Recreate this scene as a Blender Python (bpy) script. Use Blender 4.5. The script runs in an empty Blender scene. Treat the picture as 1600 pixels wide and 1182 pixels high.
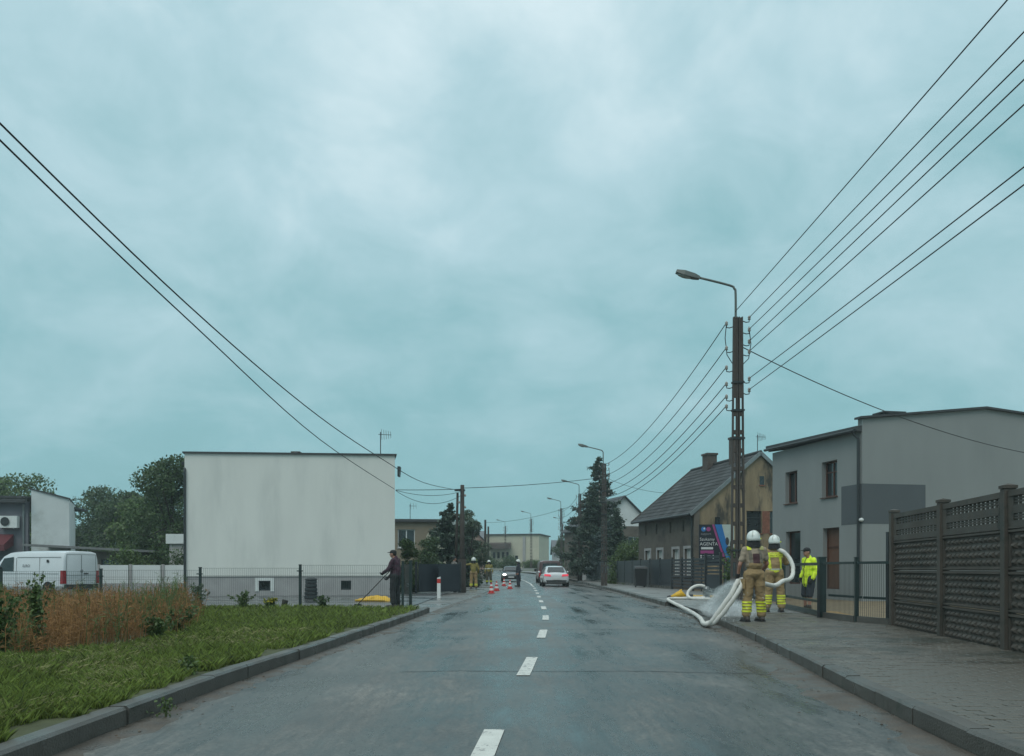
import bpy, bmesh, math, random
import numpy as np
from mathutils import Vector, Matrix, noise
random.seed(7); RNG = np.random.default_rng(7)
PI = math.pi
SC = bpy.context.scene
COL = SC.collection

# ------------------------------------------------------------------ camera
cam_d = bpy.data.cameras.new('camera'); cam = bpy.data.objects.new('camera', cam_d); COL.objects.link(cam)
cam_d.sensor_width = 36.0; cam_d.lens = 36.0*1400/1600; cam_d.shift_y = 298/1600
cam_d.clip_start = 0.05; cam_d.clip_end = 3000
cam.location = (0, 0, 1.2); cam.rotation_euler = (PI/2, 0, 0)
SC.camera = cam
SC.cycles.volume_bounces = 2
# ------------------------------------------------------------------ world, sun, exposure
SUN_EL, SUN_AZ = math.radians(52), math.radians(205)      # azimuth measured from +Y towards +X
W = bpy.data.worlds.new('World'); SC.world = W; W.use_nodes = True
nt = W.node_tree; nt.nodes.clear()
def wn(t, **k):
    n = nt.nodes.new(t)
    for a, b in k.items(): setattr(n, a, b)
    return n
def wl(a, b): nt.links.new(a, b)
def wmath(op, a, b=None):
    n = wn('ShaderNodeMath', operation=op)
    for i, v in enumerate((a, b)):
        if v is None: continue
        if isinstance(v, (int, float)): n.inputs[i].default_value = v
        else: wl(v, n.inputs[i])
    return n.outputs[0]
tc = wn('ShaderNodeTexCoord'); sp = wn('ShaderNodeSeparateXYZ'); wl(tc.outputs['Generated'], sp.inputs[0])
zc = wmath('MAXIMUM', sp.outputs[2], 0.0)
den = wmath('ADD', zc, 0.42)
cx, cy = wmath('DIVIDE', sp.outputs[0], den), wmath('DIVIDE', sp.outputs[1], den)
cb = wn('ShaderNodeCombineXYZ'); wl(cx, cb.inputs[0]); wl(cy, cb.inputs[1])
n1 = wn('ShaderNodeTexNoise'); n1.inputs['Scale'].default_value = 1.7; n1.inputs['Detail'].default_value = 6; n1.inputs['Roughness'].default_value = 0.56; n1.inputs['Distortion'].default_value = 0.35
wl(cb.outputs[0], n1.inputs['Vector'])
n2 = wn('ShaderNodeTexNoise'); n2.inputs['Scale'].default_value = 5.5; n2.inputs['Detail'].default_value = 8; n2.inputs['Roughness'].default_value = 0.58; n2.inputs['Distortion'].default_value = 0.5
wl(cb.outputs[0], n2.inputs['Vector'])
dens = wmath('ADD', wmath('MULTIPLY', n1.outputs[0], 0.66), wmath('MULTIPLY', n2.outputs[0], 0.34))
# thin (bright) cloud towards the zenith as under any overcast
fac = wmath('ADD', wmath('MULTIPLY', wmath('SUBTRACT', dens, 0.5), wmath('ADD', wmath('MULTIPLY', zc, 2.2), 0.8)), wmath('ADD', wmath('MULTIPLY', zc, 1.15), 0.14))
rp = wn('ShaderNodeValToRGB'); wl(fac, rp.inputs[0])
e = rp.color_ramp.elements
e[0].position = 0.0; e[0].color = (0.205, 0.445, 0.478, 1)
e[1].position = 1.0; e[1].color = (0.82, 0.97, 1.02, 1)
m = e.new(0.30); m.color = (0.285, 0.535, 0.588, 1)
m = e.new(0.62); m.color = (0.490, 0.710, 0.780, 1)
sky = wn('ShaderNodeTexSky', sky_type='NISHITA', sun_disc=False, sun_elevation=SUN_EL, sun_rotation=SUN_AZ)
sky.air_density = 1.5; sky.dust_density = 4.0
bg1 = wn('ShaderNodeBackground'); wl(sky.outputs[0], bg1.inputs[0]); bg1.inputs[1].default_value = 0.06
bg2 = wn('ShaderNodeBackground'); wl(rp.outputs[0], bg2.inputs[0]); bg2.inputs[1].default_value = 1.0
mx = wn('ShaderNodeMixShader'); mx.inputs[0].default_value = 0.93
wl(bg1.outputs[0], mx.inputs[1]); wl(bg2.outputs[0], mx.inputs[2])
wo = wn('ShaderNodeOutputWorld'); wl(mx.outputs[0], wo.inputs[0])
sd = bpy.data.lights.new('sun', 'SUN'); sd.energy = 1.0; sd.angle = math.radians(32); sd.color = (1.0, 0.97, 0.92)
so = bpy.data.objects.new('sun', sd); COL.objects.link(so)
sdir = Vector((math.sin(SUN_AZ)*math.cos(SUN_EL), math.cos(SUN_AZ)*math.cos(SUN_EL), math.sin(SUN_EL)))
so.rotation_euler = (-sdir).to_track_quat('-Z', 'Y').to_euler()
so.location = (0, -20, 40)
vs = SC.view_settings; vs.view_transform = 'Standard'; vs.look = 'None'; vs.exposure = 0.0; vs.gamma = 1.0; vs.use_curve_mapping = False

# ------------------------------------------------------------------ helpers
def hz(y): return 0.0 if y < 75 else min(1.3, 0.00038*(y-75)**2)
ORG = {}
def V(*a): return Vector(a)
def tag(o, label=None, cat=None, group=None, kind=None):
    if label: o['label'] = label
    if cat: o['category'] = cat
    if group: o['group'] = group
    if kind: o['kind'] = kind
    return o
def thing(name, label, cat, loc=(0, 0, 0), yaw=0.0, group=None, local=False):
    o = bpy.data.objects.new(name, None); COL.objects.link(o); o.empty_display_size = .2
    o.location = loc; o.rotation_euler = (0, 0, yaw)
    ORG[o] = Vector((0, 0, 0)) if local else Vector(loc)
    return tag(o, label, cat, group)
def dup(o, parent=None, loc=None, yaw=None, label=None):
    c = o.copy(); COL.objects.link(c)
    if parent is not None: c.parent = parent
    if loc is not None: c.location = loc
    if yaw is not None: c.rotation_euler = (0, 0, yaw)
    if label: c['label'] = label
    for ch in list(o.children): dup(ch, c)
    return c
def raw(name, verts, faces, mats, parent=None, smooth=False, midx=None, org=None):
    org = ORG.get(parent, Vector((0, 0, 0))) if org is None else org
    me = bpy.data.meshes.new(name)
    me.from_pydata([(v[0]-org[0], v[1]-org[1], v[2]-org[2]) for v in verts], [], faces)
    if not isinstance(mats, (list, tuple)): mats = [mats]
    for m_ in mats: me.materials.append(m_)
    if midx is not None: me.polygons.foreach_set('material_index', midx)
    if smooth: me.polygons.foreach_set('use_smooth', [True]*len(me.polygons))
    me.update()
    o = bpy.data.objects.new(name, me); COL.objects.link(o)
    if parent is not None: o.parent = parent
    ORG[o] = org
    return o
class MB:
    def __init__(s): s.v = []; s.f = []; s.m = []
    def add(s, vs, fs, m=0):
        b = len(s.v); s.v += [tuple(v) for v in vs]; s.f += [tuple(b+i for i in f) for f in fs]; s.m += [m]*len(fs); return s
    def hexa(s, p, m=0):        # 8 points: bottom 4 ccw, top 4 ccw
        return s.add(p, [(3, 2, 1, 0), (4, 5, 6, 7), (0, 1, 5, 4), (1, 2, 6, 5), (2, 3, 7, 6), (3, 0, 4, 7)], m)
    def box(s, c, d, rz=0.0, m=0):
        cx_, cy_, cz_ = c; a, b, h = d[0]/2, d[1]/2, d[2]/2; co, si = math.cos(rz), math.sin(rz)
        P = []
        for z in (-h, h):
            for x, y in ((-a, -b), (a, -b), (a, b), (-a, b)): P.append((cx_+x*co-y*si, cy_+x*si+y*co, cz_+z))
        return s.hexa(P, m)
    def beam(s, p, q, w, h, m=0, up=(0, 0, 1)):
        p, q = Vector(p), Vector(q); d = (q-p).normalized(); u = Vector(up)
        if abs(d.dot(u)) > .98: u = Vector((0, 1, 0))
        r = d.cross(u).normalized(); u = r.cross(d).normalized(); r = r*w/2; u = u*h/2
        return s.hexa([p-r-u, p+r-u, q+r-u, q-r-u, p-r+u, p+r+u, q+r+u, q-r+u], m)
    def prism(s, poly, z0, z1, m=0):
        n = len(poly)
        a = [(x, y, z0) for x, y in poly]+[(x, y, z1) for x, y in poly]
        return s.add(a, [tuple(range(n-1, -1, -1)), tuple(range(n, 2*n))]+[(i, (i+1) % n, n+(i+1) % n, n+i) for i in range(n)], m)
    def tube(s, pts, rad, n=8, m=0, cap=True):
        pts = [Vector(p) for p in pts]; k = len(pts)
        if not isinstance(rad, (list, tuple)): rad = [rad]*k
        rings = []; u = None
        for i, p in enumerate(pts):
            d = (pts[min(i+1, k-1)]-pts[max(i-1, 0)]).normalized()
            if u is None:
                u = d.cross(Vector((0, 0, 1)))
                if u.length < .05: u = Vector((1, 0, 0))
                u.normalize()
            else:
                u = (u-d*u.dot(d)).normalized()
            w = d.cross(u)
            rings.append([p+(u*math.cos(2*PI*j/n)+w*math.sin(2*PI*j/n))*rad[i] for j in range(n)])
        vs_ = [v for r in rings for v in r]; fs = []
        for i in range(k-1):
            for j in range(n): fs.append((i*n+j, i*n+(j+1) % n, (i+1)*n+(j+1) % n, (i+1)*n+j))
        if cap: fs += [tuple(range(n-1, -1, -1)), tuple((k-1)*n+j for j in range(n))]
        return s.add(vs_, fs, m)
    def lathe(s, prof, c=(0, 0, 0), n=16, m=0, axis='z'):     # prof: (r, h)
        vs_ = []; k = len(prof)
        for r, h in prof:
            for j in range(n):
                a = 2*PI*j/n; x, y = r*math.cos(a), r*math.sin(a)
                if axis == 'z': vs_.append((c[0]+x, c[1]+y, c[2]+h))
                elif axis == 'x': vs_.append((c[0]+h, c[1]+x, c[2]+y))
                else: vs_.append((c[0]+y, c[1]+h, c[2]+x))
        fs = [(i*n+j, i*n+(j+1) % n, (i+1)*n+(j+1) % n, (i+1)*n+j) for i in range(k-1) for j in range(n)]
        fs += [tuple(range(n-1, -1, -1)), tuple((k-1)*n+j for j in range(n))]
        return s.add(vs_, fs, m)
    def ell(s, c, r, n=12, k=8, rot=None, m=0):
        c = Vector(c); vs_ = [];
        for i in range(k+1):
            t = PI*i/k
            t = min(max(t, .03), PI-.03)
            for j in range(n):
                a = 2*PI*j/n
                p = Vector((r[0]*math.sin(t)*math.cos(a), r[1]*math.sin(t)*math.sin(a), -r[2]*math.cos(t)))
                if rot is not None: p = rot @ p
                vs_.append(c+p)
        fs = [(i*n+j, i*n+(j+1) % n, (i+1)*n+(j+1) % n, (i+1)*n+j) for i in range(k) for j in range(n)]
        fs += [tuple(range(n-1, -1, -1)), tuple(k*n+j for j in range(n))]
        return s.add(vs_, fs, m)
    def caps(s, p, q, r1, r2, n=12, m=0):
        p, q = Vector(p), Vector(q); d = q-p; L = d.length; d.normalize()
        P = []; R = []
        for a in (-80, -55, -25): P.append(p+d*r1*math.sin(math.radians(a))); R.append(r1*math.cos(math.radians(a)))
        for t in (0, .33, .66, 1): P.append(p+d*L*t); R.append(r1+(r2-r1)*t)
        for a in (25, 55, 80): P.append(q+d*r2*math.sin(math.radians(a))); R.append(r2*math.cos(math.radians(a)))
        return s.tube(P, R, n, m)
    def build(s, name, mats, parent=None, smooth=False, org=None):
        return raw(name, s.v, s.f, mats, parent, smooth, s.m, org)

# ------------------------------------------------------------------ materials
MT = {}
def mat(name, col, rough=.7, var=.18, scale=2.5, bump=.15, bscale=60, metal=0.0, spec=.5, stretch=(1, 1, 1), col2=None, th=None, island=0.0, rvar=0.0, coat=0.0, rscale=None):
    """plain procedural surface: colour broken up by noise, fine relief; col2/th adds stains with a shape of their own"""
    if name in MT: return MT[name]
    M = bpy.data.materials.new(name); M.use_nodes = True; t = M.node_tree; N = t.nodes; L = t.links
    b = N['Principled BSDF']
    tcn = N.new('ShaderNodeTexCoord'); mp = N.new('ShaderNodeMapping'); mp.inputs['Scale'].default_value = stretch
    L.new(tcn.outputs['Object'], mp.inputs[0])
    nz = N.new('ShaderNodeTexNoise'); nz.inputs['Scale'].default_value = scale; nz.inputs['Detail'].default_value = 5; nz.inputs['Roughness'].default_value = .6
    L.new(mp.outputs[0], nz.inputs['Vector'])
    mr = N.new('ShaderNodeMapRange'); mr.inputs[1].default_value = .25; mr.inputs[2].default_value = .75
    mr.inputs[3].default_value = 1-var; mr.inputs[4].default_value = 1+var
    L.new(nz.outputs[0], mr.inputs[0])
    fac_ = mr.outputs[0]
    if island:
        g = N.new('ShaderNodeNewGeometry'); m2 = N.new('ShaderNodeMapRange'); m2.inputs[3].default_value = 1-island; m2.inputs[4].default_value = 1+island
        L.new(g.outputs['Random Per Island'], m2.inputs[0]); mm = N.new('ShaderNodeMath'); mm.operation = 'MULTIPLY'
        L.new(fac_, mm.inputs[0]); L.new(m2.outputs[0], mm.inputs[1]); fac_ = mm.outputs[0]
    vm = N.new('ShaderNodeVectorMath'); vm.operation = 'SCALE'; vm.inputs[0].default_value = col[:3]; L.new(fac_, vm.inputs['Scale'])
    out = vm.outputs[0]
    if col2 is not None:
        n3 = N.new('ShaderNodeTexNoise'); n3.inputs['Scale'].default_value = th[2] if len(th) > 2 else scale*.7; n3.inputs['Detail'].default_value = 7; n3.inputs['Roughness'].default_value = .65
        mp3 = N.new('ShaderNodeMapping'); mp3.inputs['Scale'].default_value = stretch; mp3.inputs['Location'].default_value = (3.1, 7.7, 1.3)
        L.new(tcn.outputs['Object'], mp3.inputs[0]); L.new(mp3.outputs[0], n3.inputs['Vector'])
        r3 = N.new('ShaderNodeMapRange'); r3.inputs[1].default_value = th[0]; r3.inputs[2].default_value = th[1]; r3.interpolation_type = 'SMOOTHSTEP'
        L.new(n3.outputs[0], r3.inputs[0])
        mxn = N.new('ShaderNodeMix'); mxn.data_type = 'RGBA'; mxn.inputs['B'].default_value = (*col2[:3], 1)
        L.new(r3.outputs[0], mxn.inputs['Factor']); L.new(out, mxn.inputs['A']); out = mxn.outputs['Result']
    L.new(out, b.inputs['Base Color'])
    b.inputs['Roughness'].default_value = rough; b.inputs['Metallic'].default_value = metal; b.inputs['Specular IOR Level'].default_value = spec
    if coat: b.inputs['Coat Weight'].default_value = coat; b.inputs['Coat Roughness'].default_value = .08
    if rvar:
        n4 = N.new('ShaderNodeTexNoise'); n4.inputs['Scale'].default_value = rscale or scale*.5; n4.inputs['Detail'].default_value = 4
        L.new(mp.outputs[0], n4.inputs['Vector'])
        r4 = N.new('ShaderNodeMapRange'); r4.inputs[1].default_value = .35; r4.inputs[2].default_value = .65; r4.inputs[3].default_value = max(.03, rough-rvar); r4.inputs[4].default_value = min(1, rough+rvar)
        L.new(n4.outputs[0], r4.inputs[0]); L.new(r4.outputs[0], b.inputs['Roughness'])
    if bump:
        nb = N.new('ShaderNodeTexNoise'); nb.inputs['Scale'].default_value = bscale; nb.inputs['Detail'].default_value = 3
        L.new(tcn.outputs['Object'], nb.inputs['Vector'])
        bp = N.new('ShaderNodeBump'); bp.inputs['Strength'].default_value = bump; bp.inputs['Distance'].default_value = .02
        L.new(nb.outputs[0], bp.inputs['Height']); L.new(bp.outputs[0], b.inputs['Normal'])
    MT[name] = M
    return M
def leaf_mat(name, col, island=.45, var=.25, trans=.25, rough=.55):
    M = mat(name, col, rough=rough, var=var, scale=.8, bump=0, island=island)
    t = M.node_tree; N = t.nodes; L = t.links; b = N['Principled BSDF']
    src = b.inputs['Base Color'].links[0].from_socket
    tr = N.new('ShaderNodeBsdfTranslucent'); L.new(src, tr.inputs[0]); mxs = N.new('ShaderNodeMixShader'); mxs.inputs[0].default_value = trans
    L.new(b.outputs[0], mxs.inputs[1]); L.new(tr.outputs[0], mxs.inputs[2]); L.new(mxs.outputs[0], N['Material Output'].inputs[0])
    return M
def emit(name, col, s):
    M = bpy.data.materials.new(name); M.use_nodes = True; b = M.node_tree.nodes['Principled BSDF']
    b.inputs['Base Color'].default_value = (*col, 1); b.inputs['Emission Color'].default_value = (*col, 1); b.inputs['Emission Strength'].default_value = s
    MT[name] = M; return M

def asphalt_material():
    M = bpy.data.materials.new('wet_asphalt'); M.use_nodes = True; t = M.node_tree; N = t.nodes; L = t.links; b = N['Principled BSDF']
    tcn = N.new('ShaderNodeTexCoord')
    def nzz(sc, det, stretch=(1, 1, 1), ro=.6):
        mp = N.new('ShaderNodeMapping'); mp.inputs['Scale'].default_value = stretch; L.new(tcn.outputs['Object'], mp.inputs[0])
        n_ = N.new('ShaderNodeTexNoise'); n_.inputs['Scale'].default_value = sc; n_.inputs['Detail'].default_value = det; n_.inputs['Roughness'].default_value = ro
        L.new(mp.outputs[0], n_.inputs['Vector']); return n_.outputs[0]
    def rng(src, a, b_, c, d):
        r = N.new('ShaderNodeMapRange'); r.inputs[1].default_value = a; r.inputs[2].default_value = b_; r.inputs[3].default_value = c; r.inputs[4].default_value = d
        L.new(src, r.inputs[0]); return r.outputs[0]
    def mul(a, b_):
        m_ = N.new('ShaderNodeMath'); m_.operation = 'MULTIPLY'; L.new(a, m_.inputs[0]); L.new(b_, m_.inputs[1]); return m_.outputs[0]
    def addn(a, b_):
        m_ = N.new('ShaderNodeMath'); m_.operation = 'ADD'; L.new(a, m_.inputs[0]); L.new(b_, m_.inputs[1]); return m_.outputs[0]
    big = nzz(.45, 4); streak = nzz(1.5, 4, (1, .035, 1)); grit = nzz(34, 4, ro=.85); mid = nzz(13, 5, (1, .2, 1), .75)
    f = mul(mul(rng(big, .3, .7, .62, 1.4), rng(streak, .32, .68, .45, 1.65)), mul(rng(grit, .3, .7, .25, 1.9), rng(mid, .32, .68, .45, 1.7)))
    wet = nzz(.9, 6, (1, .33, 1), .62); f = mul(f, rng(wet, .38, .62, .5, 1.6))  # pale and dark bands of sky reflection painted into the base colour
    vm = N.new('ShaderNodeVectorMath'); vm.operation = 'SCALE'; vm.inputs[0].default_value = (.043, .041, .036); L.new(f, vm.inputs['Scale'])
    L.new(vm.outputs[0], b.inputs['Base Color'])
    patches = nzz(.9, 6, (1, .33, 1), .62)
    ro = addn(rng(streak, .34, .66, .0, .24), addn(rng(patches, .36, .64, .03, .26), rng(mid, .32, .68, .0, .14)))
    L.new(ro, b.inputs['Roughness']); b.inputs['Specular IOR Level'].default_value = .7
    bp = N.new('ShaderNodeBump'); bp.inputs['Distance'].default_value = .012
    L.new(rng(patches, .36, .64, .06, .40), bp.inputs['Strength'])
    L.new(addn(grit, mul(mid, mid)), bp.inputs['Height']); L.new(bp.outputs[0], b.inputs['Normal'])
    MT['asphalt'] = M; return M
ASPH = asphalt_material()
M_ground = mat('yard_ground', (.10, .105, .09), .8, .3, .3, .3, 15, col2=(.07, .09, .04), th=(.5, .62, .2))
M_yard = mat('yard_asphalt', (.10, .105, .105), .3, .25, .6, .25, 50, rvar=.2, rscale=.5)
M_verge = mat('verge_soil', (.065, .075, .03), .9, .35, 3, .6, 25)
M_kerb = mat('kerb_concrete', (.080, .076, .066), .45, .28, 4, .35, 60, rvar=.18, col2=(.05, .055, .045), th=(.55, .68, 3))
M_pave = mat('paver_concrete', (.098, .092, .076), .42, .22, 3.3, .3, 70, island=.22, rvar=.2, rscale=.9, col2=(.05, .055, .045), th=(.50, .66, 1.1))
M_joint = mat('paver_joint', (.06, .058, .05), .8, .3, 4, .3, 40)
M_pavefar = mat('far_paving', (.19, .19, .178), .42, .22, 1.2, .25, 40, rvar=.2, rscale=.5)
M_silt = mat('gutter_silt', (.075, .062, .048), .5, .4, 5, .5, 45, rvar=.25)
M_line = mat('road_paint', (.60, .60, .55), .5, .14, 6, .3, 80, col2=(.14, .14, .14), th=(.54, .66, 11))
M_white = mat('white_render', (.66, .665, .62), .85, .04, 1.2, .12, 90, stretch=(1, 1, .22), col2=(.56, .57, .535), th=(.44, .76, .9))
M_plinth = mat('grey_plinth', (.33, .325, .32), .8, .12, 2, .2, 60)
M_dark = mat('dark_metal', (.025, .03, .032), .45, .2, 3, .1, 50)
M_anth = mat('anthracite_panel', (.026, .034, .042), .4, .2, 1.5, .08, 40)
M_green = mat('green_coated_steel', (.02, .035, .034), .4, .15, 4, 0)
M_steel = mat('galvanised_steel', (.24, .26, .26), .45, .2, 4, .1, 40, metal=.6)
M_grey = mat('grey_render', (.235, .25, .245), .85, .07, 1.0, .12, 90, stretch=(1, 1, .4))
M_grey2 = mat('dark_grey_render', (.085, .098, .105), .85, .06, 1.0, .12, 90)
M_roofd = mat('roof_felt', (.045, .048, .05), .6, .2, 2, .2, 30)
M_tile = mat('roof_tile', (.030, .032, .032), .7, .35, 2.2, .2, 30, island=.2, rvar=.15)
M_tan = mat('old_tan_render', (.25, .195, .12), .9, .35, 1.6, .3, 40, stretch=(1, 1, .28), col2=(.055, .052, .042), th=(.49, .62, .9))
M_brownr = mat('brown_render', (.115, .10, .082), .9, .2, 2.0, .3, 40, col2=(.07, .062, .055), th=(.5, .7, 1))
M_brick = mat('old_brick', (.20, .085, .055), .9, .35, 6, .4, 30)
M_frame_w = mat('white_window_frame', (.62, .64, .62), .45, .08, 5, 0)
M_frame_b = mat('brown_window_frame', (.085, .035, .022), .5, .2, 6, .05, 60)
M_glass = mat('window_glass', (.02, .026, .028), .06, .2, 1.5, 0, spec=.8)
M_curt = mat('net_curtain', (.42, .44, .42), .9, .2, 8, 0, stretch=(6, 6, .5))
M_conc = mat('fence_concrete', (.072, .062, .050), .7, .3, 3.0, .4, 70, rvar=.15, col2=(.035, .036, .028), th=(.53, .7, 1.8))
M_pole = mat('pole_concrete', (.062, .052, .045), .75, .3, 5, .4, 60, stretch=(1, 1, .3))
M_wood = mat('old_pole_wood', (.045, .038, .032), .8, .3, 6, .3, 60, stretch=(3, 3, .3))
M_wire = mat('wire_rubber', (.02, .022, .024), .6, .1, 2, 0)
M_insul = mat('insulator_ceramic', (.30, .27, .24), .2, .1, 2, 0)
M_lamp = mat('lamp_housing', (.10, .115, .105), .5, .2, 5, .05, 40)
M_lens = mat('lamp_lens', (.30, .32, .30), .2, .1, 5, 0)
M_wall_w = mat('white_wall', (.60, .63, .62), .8, .08, 1.0, .1, 60, col2=(.48, .50, .48), th=(.52, .7, .6))
M_cream = mat('cream_render', (.47, .45, .35), .85, .1, .8, .1, 50)
M_pgrey = mat('pale_grey_render', (.36, .37, .37), .85, .1, .8, .1, 50)
M_bark = mat('bark', (.05, .042, .034), .9, .35, 6, .5, 30, stretch=(2, 2, .4))
M_stem = mat('green_stem', (.06, .085, .03), .7, .3, 6, 0)
M_leafA = leaf_mat('leaf_mid_green', (.085, .135, .040))
M_leafB = leaf_mat('leaf_dark_green', (.058, .098, .036))
M_leafC = leaf_mat('leaf_grey_green', (.080, .115, .070))
M_needle = leaf_mat('spruce_needles', (.045, .074, .048), trans=.1)
M_needleb = leaf_mat('blue_spruce_needles', (.060, .092, .085), trans=.1)
M_thuja = leaf_mat('thuja_foliage', (.070, .115, .030), trans=.15)
M_grass = leaf_mat('grass_blade', (.145, .192, .040), island=.65, trans=.35)
M_grassy = leaf_mat('pale_cut_grass', (.30, .29, .13), island=.4, trans=.3)
M_dry = leaf_mat('dry_weed', (.28, .150, .060), island=.45, trans=.3, rough=.8)
M_flower = leaf_mat('yellow_flower', (.62, .52, .03), island=.2)
M_purple = leaf_mat('red_leaf', (.07, .018, .03))
M_paint_w = mat('white_car_paint', (.62, .65, .66), .3, .03, 2, 0, coat=.6)
M_paint_g = mat('grey_car_paint', (.07, .085, .09), .28, .05, 2, 0, coat=.6)
M_paint_r = mat('dark_red_paint', (.085, .035, .035), .3, .05, 2, 0, coat=.5)
M_tyre = mat('tyre_rubber', (.018, .018, .018), .75, .15, 8, .1, 60)
M_rim = mat('wheel_rim', (.30, .31, .32), .35, .1, 6, 0, metal=.7)
M_plast = mat('black_plastic', (.02, .021, .022), .5, .1, 6, 0)
M_tail = mat('tail_lamp_red', (.30, .012, .018), .2, .1, 6, 0, coat=.5)
M_taill = emit('lit_tail_lamp', (.70, .05, .08), .55)
M_headl = emit('lit_headlamp', (1.0, .97, .85), 6.0)
M_plate = mat('number_plate', (.62, .64, .62), .4, .05, 6, 0)
M_red = mat('signal_red', (.48, .035, .03), .45, .08, 5, 0)
M_whitep = mat('white_plastic', (.68, .69, .67), .45, .08, 6, .05, 40)
M_hose = mat('white_hose', (.66, .65, .60), .6, .08, 4, .25, 130)
M_yel = mat('yellow_plastic', (.62, .36, .012), .4, .1, 5, .05, 30)
M_skin = mat('skin', (.36, .185, .13), .5, .1, 9, .05, 90)
M_hair = mat('hair', (.02, .017, .015), .7, .2, 20, .2, 80)
M_fire = mat('firesuit_tan', (.31, .215, .105), .85, .14, 5, .45, 30, col2=(.20, .14, .075), th=(.52, .70, 4))
M_shirt = mat('tshirt_beige', (.30, .245, .18), .9, .1, 5, .35, 25)
M_band = mat('reflective_yellow', (.68, .74, .05), .5, .08, 8, .1, 60)
M_bands = mat('reflective_silver', (.50, .52, .47), .35, .1, 8, .1, 60)
M_black = mat('black_cloth', (.016, .018, .019), .8, .2, 6, .3, 30)
M_navy = mat('navy_cloth', (.025, .03, .042), .8, .2, 6, .3, 30)
M_plum = mat('plum_cloth', (.055, .024, .038), .85, .2, 6, .3, 30)
M_greyc = mat('grey_cloth', (.17, .165, .155), .85, .15, 6, .3, 30)
M_hiv = mat('hi_vis_cloth', (.72, .92, .03), .7, .1, 5, .35, 25)
M_helm = mat('helmet_shell', (.70, .74, .70), .3, .05, 5, 0, coat=.4)
M_boot = mat('boot_leather', (.05, .042, .035), .55, .2, 8, .2, 60)
M_glove = mat('glove', (.022, .022, .024), .7, .2, 9, .2, 50)

# ------------------------------------------------------------------ curves
def catmull(pts, n):
    P = [Vector(p) for p in pts]; out = []
    for i in range(len(P)-1):
        a, b, c, d = P[max(i-1, 0)], P[i], P[i+1], P[min(i+2, len(P)-1)]
        for k in range(n):
            t = k/n
            out.append(.5*((2*b)+(-a+c)*t+(2*a-5*b+4*c-d)*t*t+(-a+3*b-3*c+d)*t**3))
    out.append(P[-1]); return out
LE = [(-2.98, -8), (-3.0, 4), (-2.99, 8.4), (-2.87, 11.5), (-2.67, 15.6), (-2.43, 21.3), (-2.1, 30), (-1.75, 37), (-1.35, 47), (-1.2, 58), (-1.3, 72), (-2.0, 88), (-4.5, 104), (-10, 118), (-20, 130), (-45, 145), (-90, 160)]
RE = [(2.9, -8), (2.96, 4), (3.28, 8.4), (3.66, 11.5), (4.14, 15.6), (4.6, 21.3), (5.0, 30), (5.2, 37), (5.45, 47), (5.6, 58), (5.75, 72), (5.4, 90), (3.6, 109), (-2.5, 126), (-14, 140), (-41, 157), (-88, 172)]
def sampled(pts, n=12): return [Vector((p.x, p.y)) for p in catmull([(x, y, 0) for x, y in pts], n)]
LES, RES = sampled(LE), sampled(RE)
def edge_x(S, y):
    for a, b in zip(S, S[1:]):
        if a.y <= y <= b.y: return a.x+(b.x-a.x)*(y-a.y)/max(1e-6, b.y-a.y)
    return S[-1].x
def lx(y): return edge_x(LES, y)
def rx(y): return edge_x(RES, y)
# ================================================================== SETTING: ground, road, pavements
def grid(name, xs_f, ys, z_f, m, kind='structure', parent=None):
    """rows along y; xs_f(y) gives the x stations of a row"""
    v = []; f = []; n = None
    for y in ys:
        xs = xs_f(y); n = len(xs)
        v += [(x, y, z_f(x, y)) for x in xs]
    for i in range(len(ys)-1):
        for j in range(n-1): f.append((i*n+j, i*n+j+1, (i+1)*n+j+1, (i+1)*n+j))
    o = raw(name, v, f, m, parent, smooth=True)
    if kind: o['kind'] = kind
    return o
ys_g = list(np.concatenate([np.arange(-40, 75, 5), np.arange(75, 180, 5), np.array([200, 260, 400, 700, 1200, 2500])]))
grid('ground', lambda y: list(np.linspace(-1500, 1500, 41)), ys_g, lambda x, y: hz(y)-.04, M_ground)
# road surface, follows its two edges
NR = len(LES); v = []; f = []; KC = 7
for a, b in zip(LES, RES):
    for k in range(KC):
        t = k/(KC-1); p = a.lerp(b, t); camber = .05*(1-(2*t-1)**2)
        v.append((p.x, p.y, hz(p.y)+camber-.05+.012))
for i in range(NR-1):
    for k in range(KC-1): f.append((i*KC+k, i*KC+k+1, (i+1)*KC+k+1, (i+1)*KC+k))
road = tag(raw('road', v, f, ASPH, smooth=True), kind='structure')
def road_z(x, y):
    a, b = lx(y), rx(y); t = min(1, max(0, (x-a)/(b-a))); return hz(y)+.05*(1-(2*t-1)**2)-.038
CE = sampled([(-.6, -2), (-.155, 6.2), (.207, 11.1), (.57, 16.6), (.82, 21.8), (.95, 26.7), (1.06, 32.9), (1.27, 46.7), (1.42, 62), (1.4, 75), (.9, 90), (-1.2, 106), (-7, 121), (-18, 133), (-43, 150)])
def cpos(y): return edge_x(CE, y)
def strip_mark(name, y0, y1, w, n=4):
    v = []; f = []
    for i in range(n+1):
        y = y0+(y1-y0)*i/n; x = cpos(y)
        for s in (-1, 1): v.append((x+s*w/2, y, road_z(x, y)+.006))
    for i in range(n): f.append((2*i, 2*i+1, 2*i+3, 2*i+2))
    return raw(name, v, f, M_line, road)
y = 4.55
while y < 62: strip_mark('lane_dash', y, y+2.05, .15); y += 5.4
strip_mark('lane_line', 62.5, 112, .14, 40)

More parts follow.
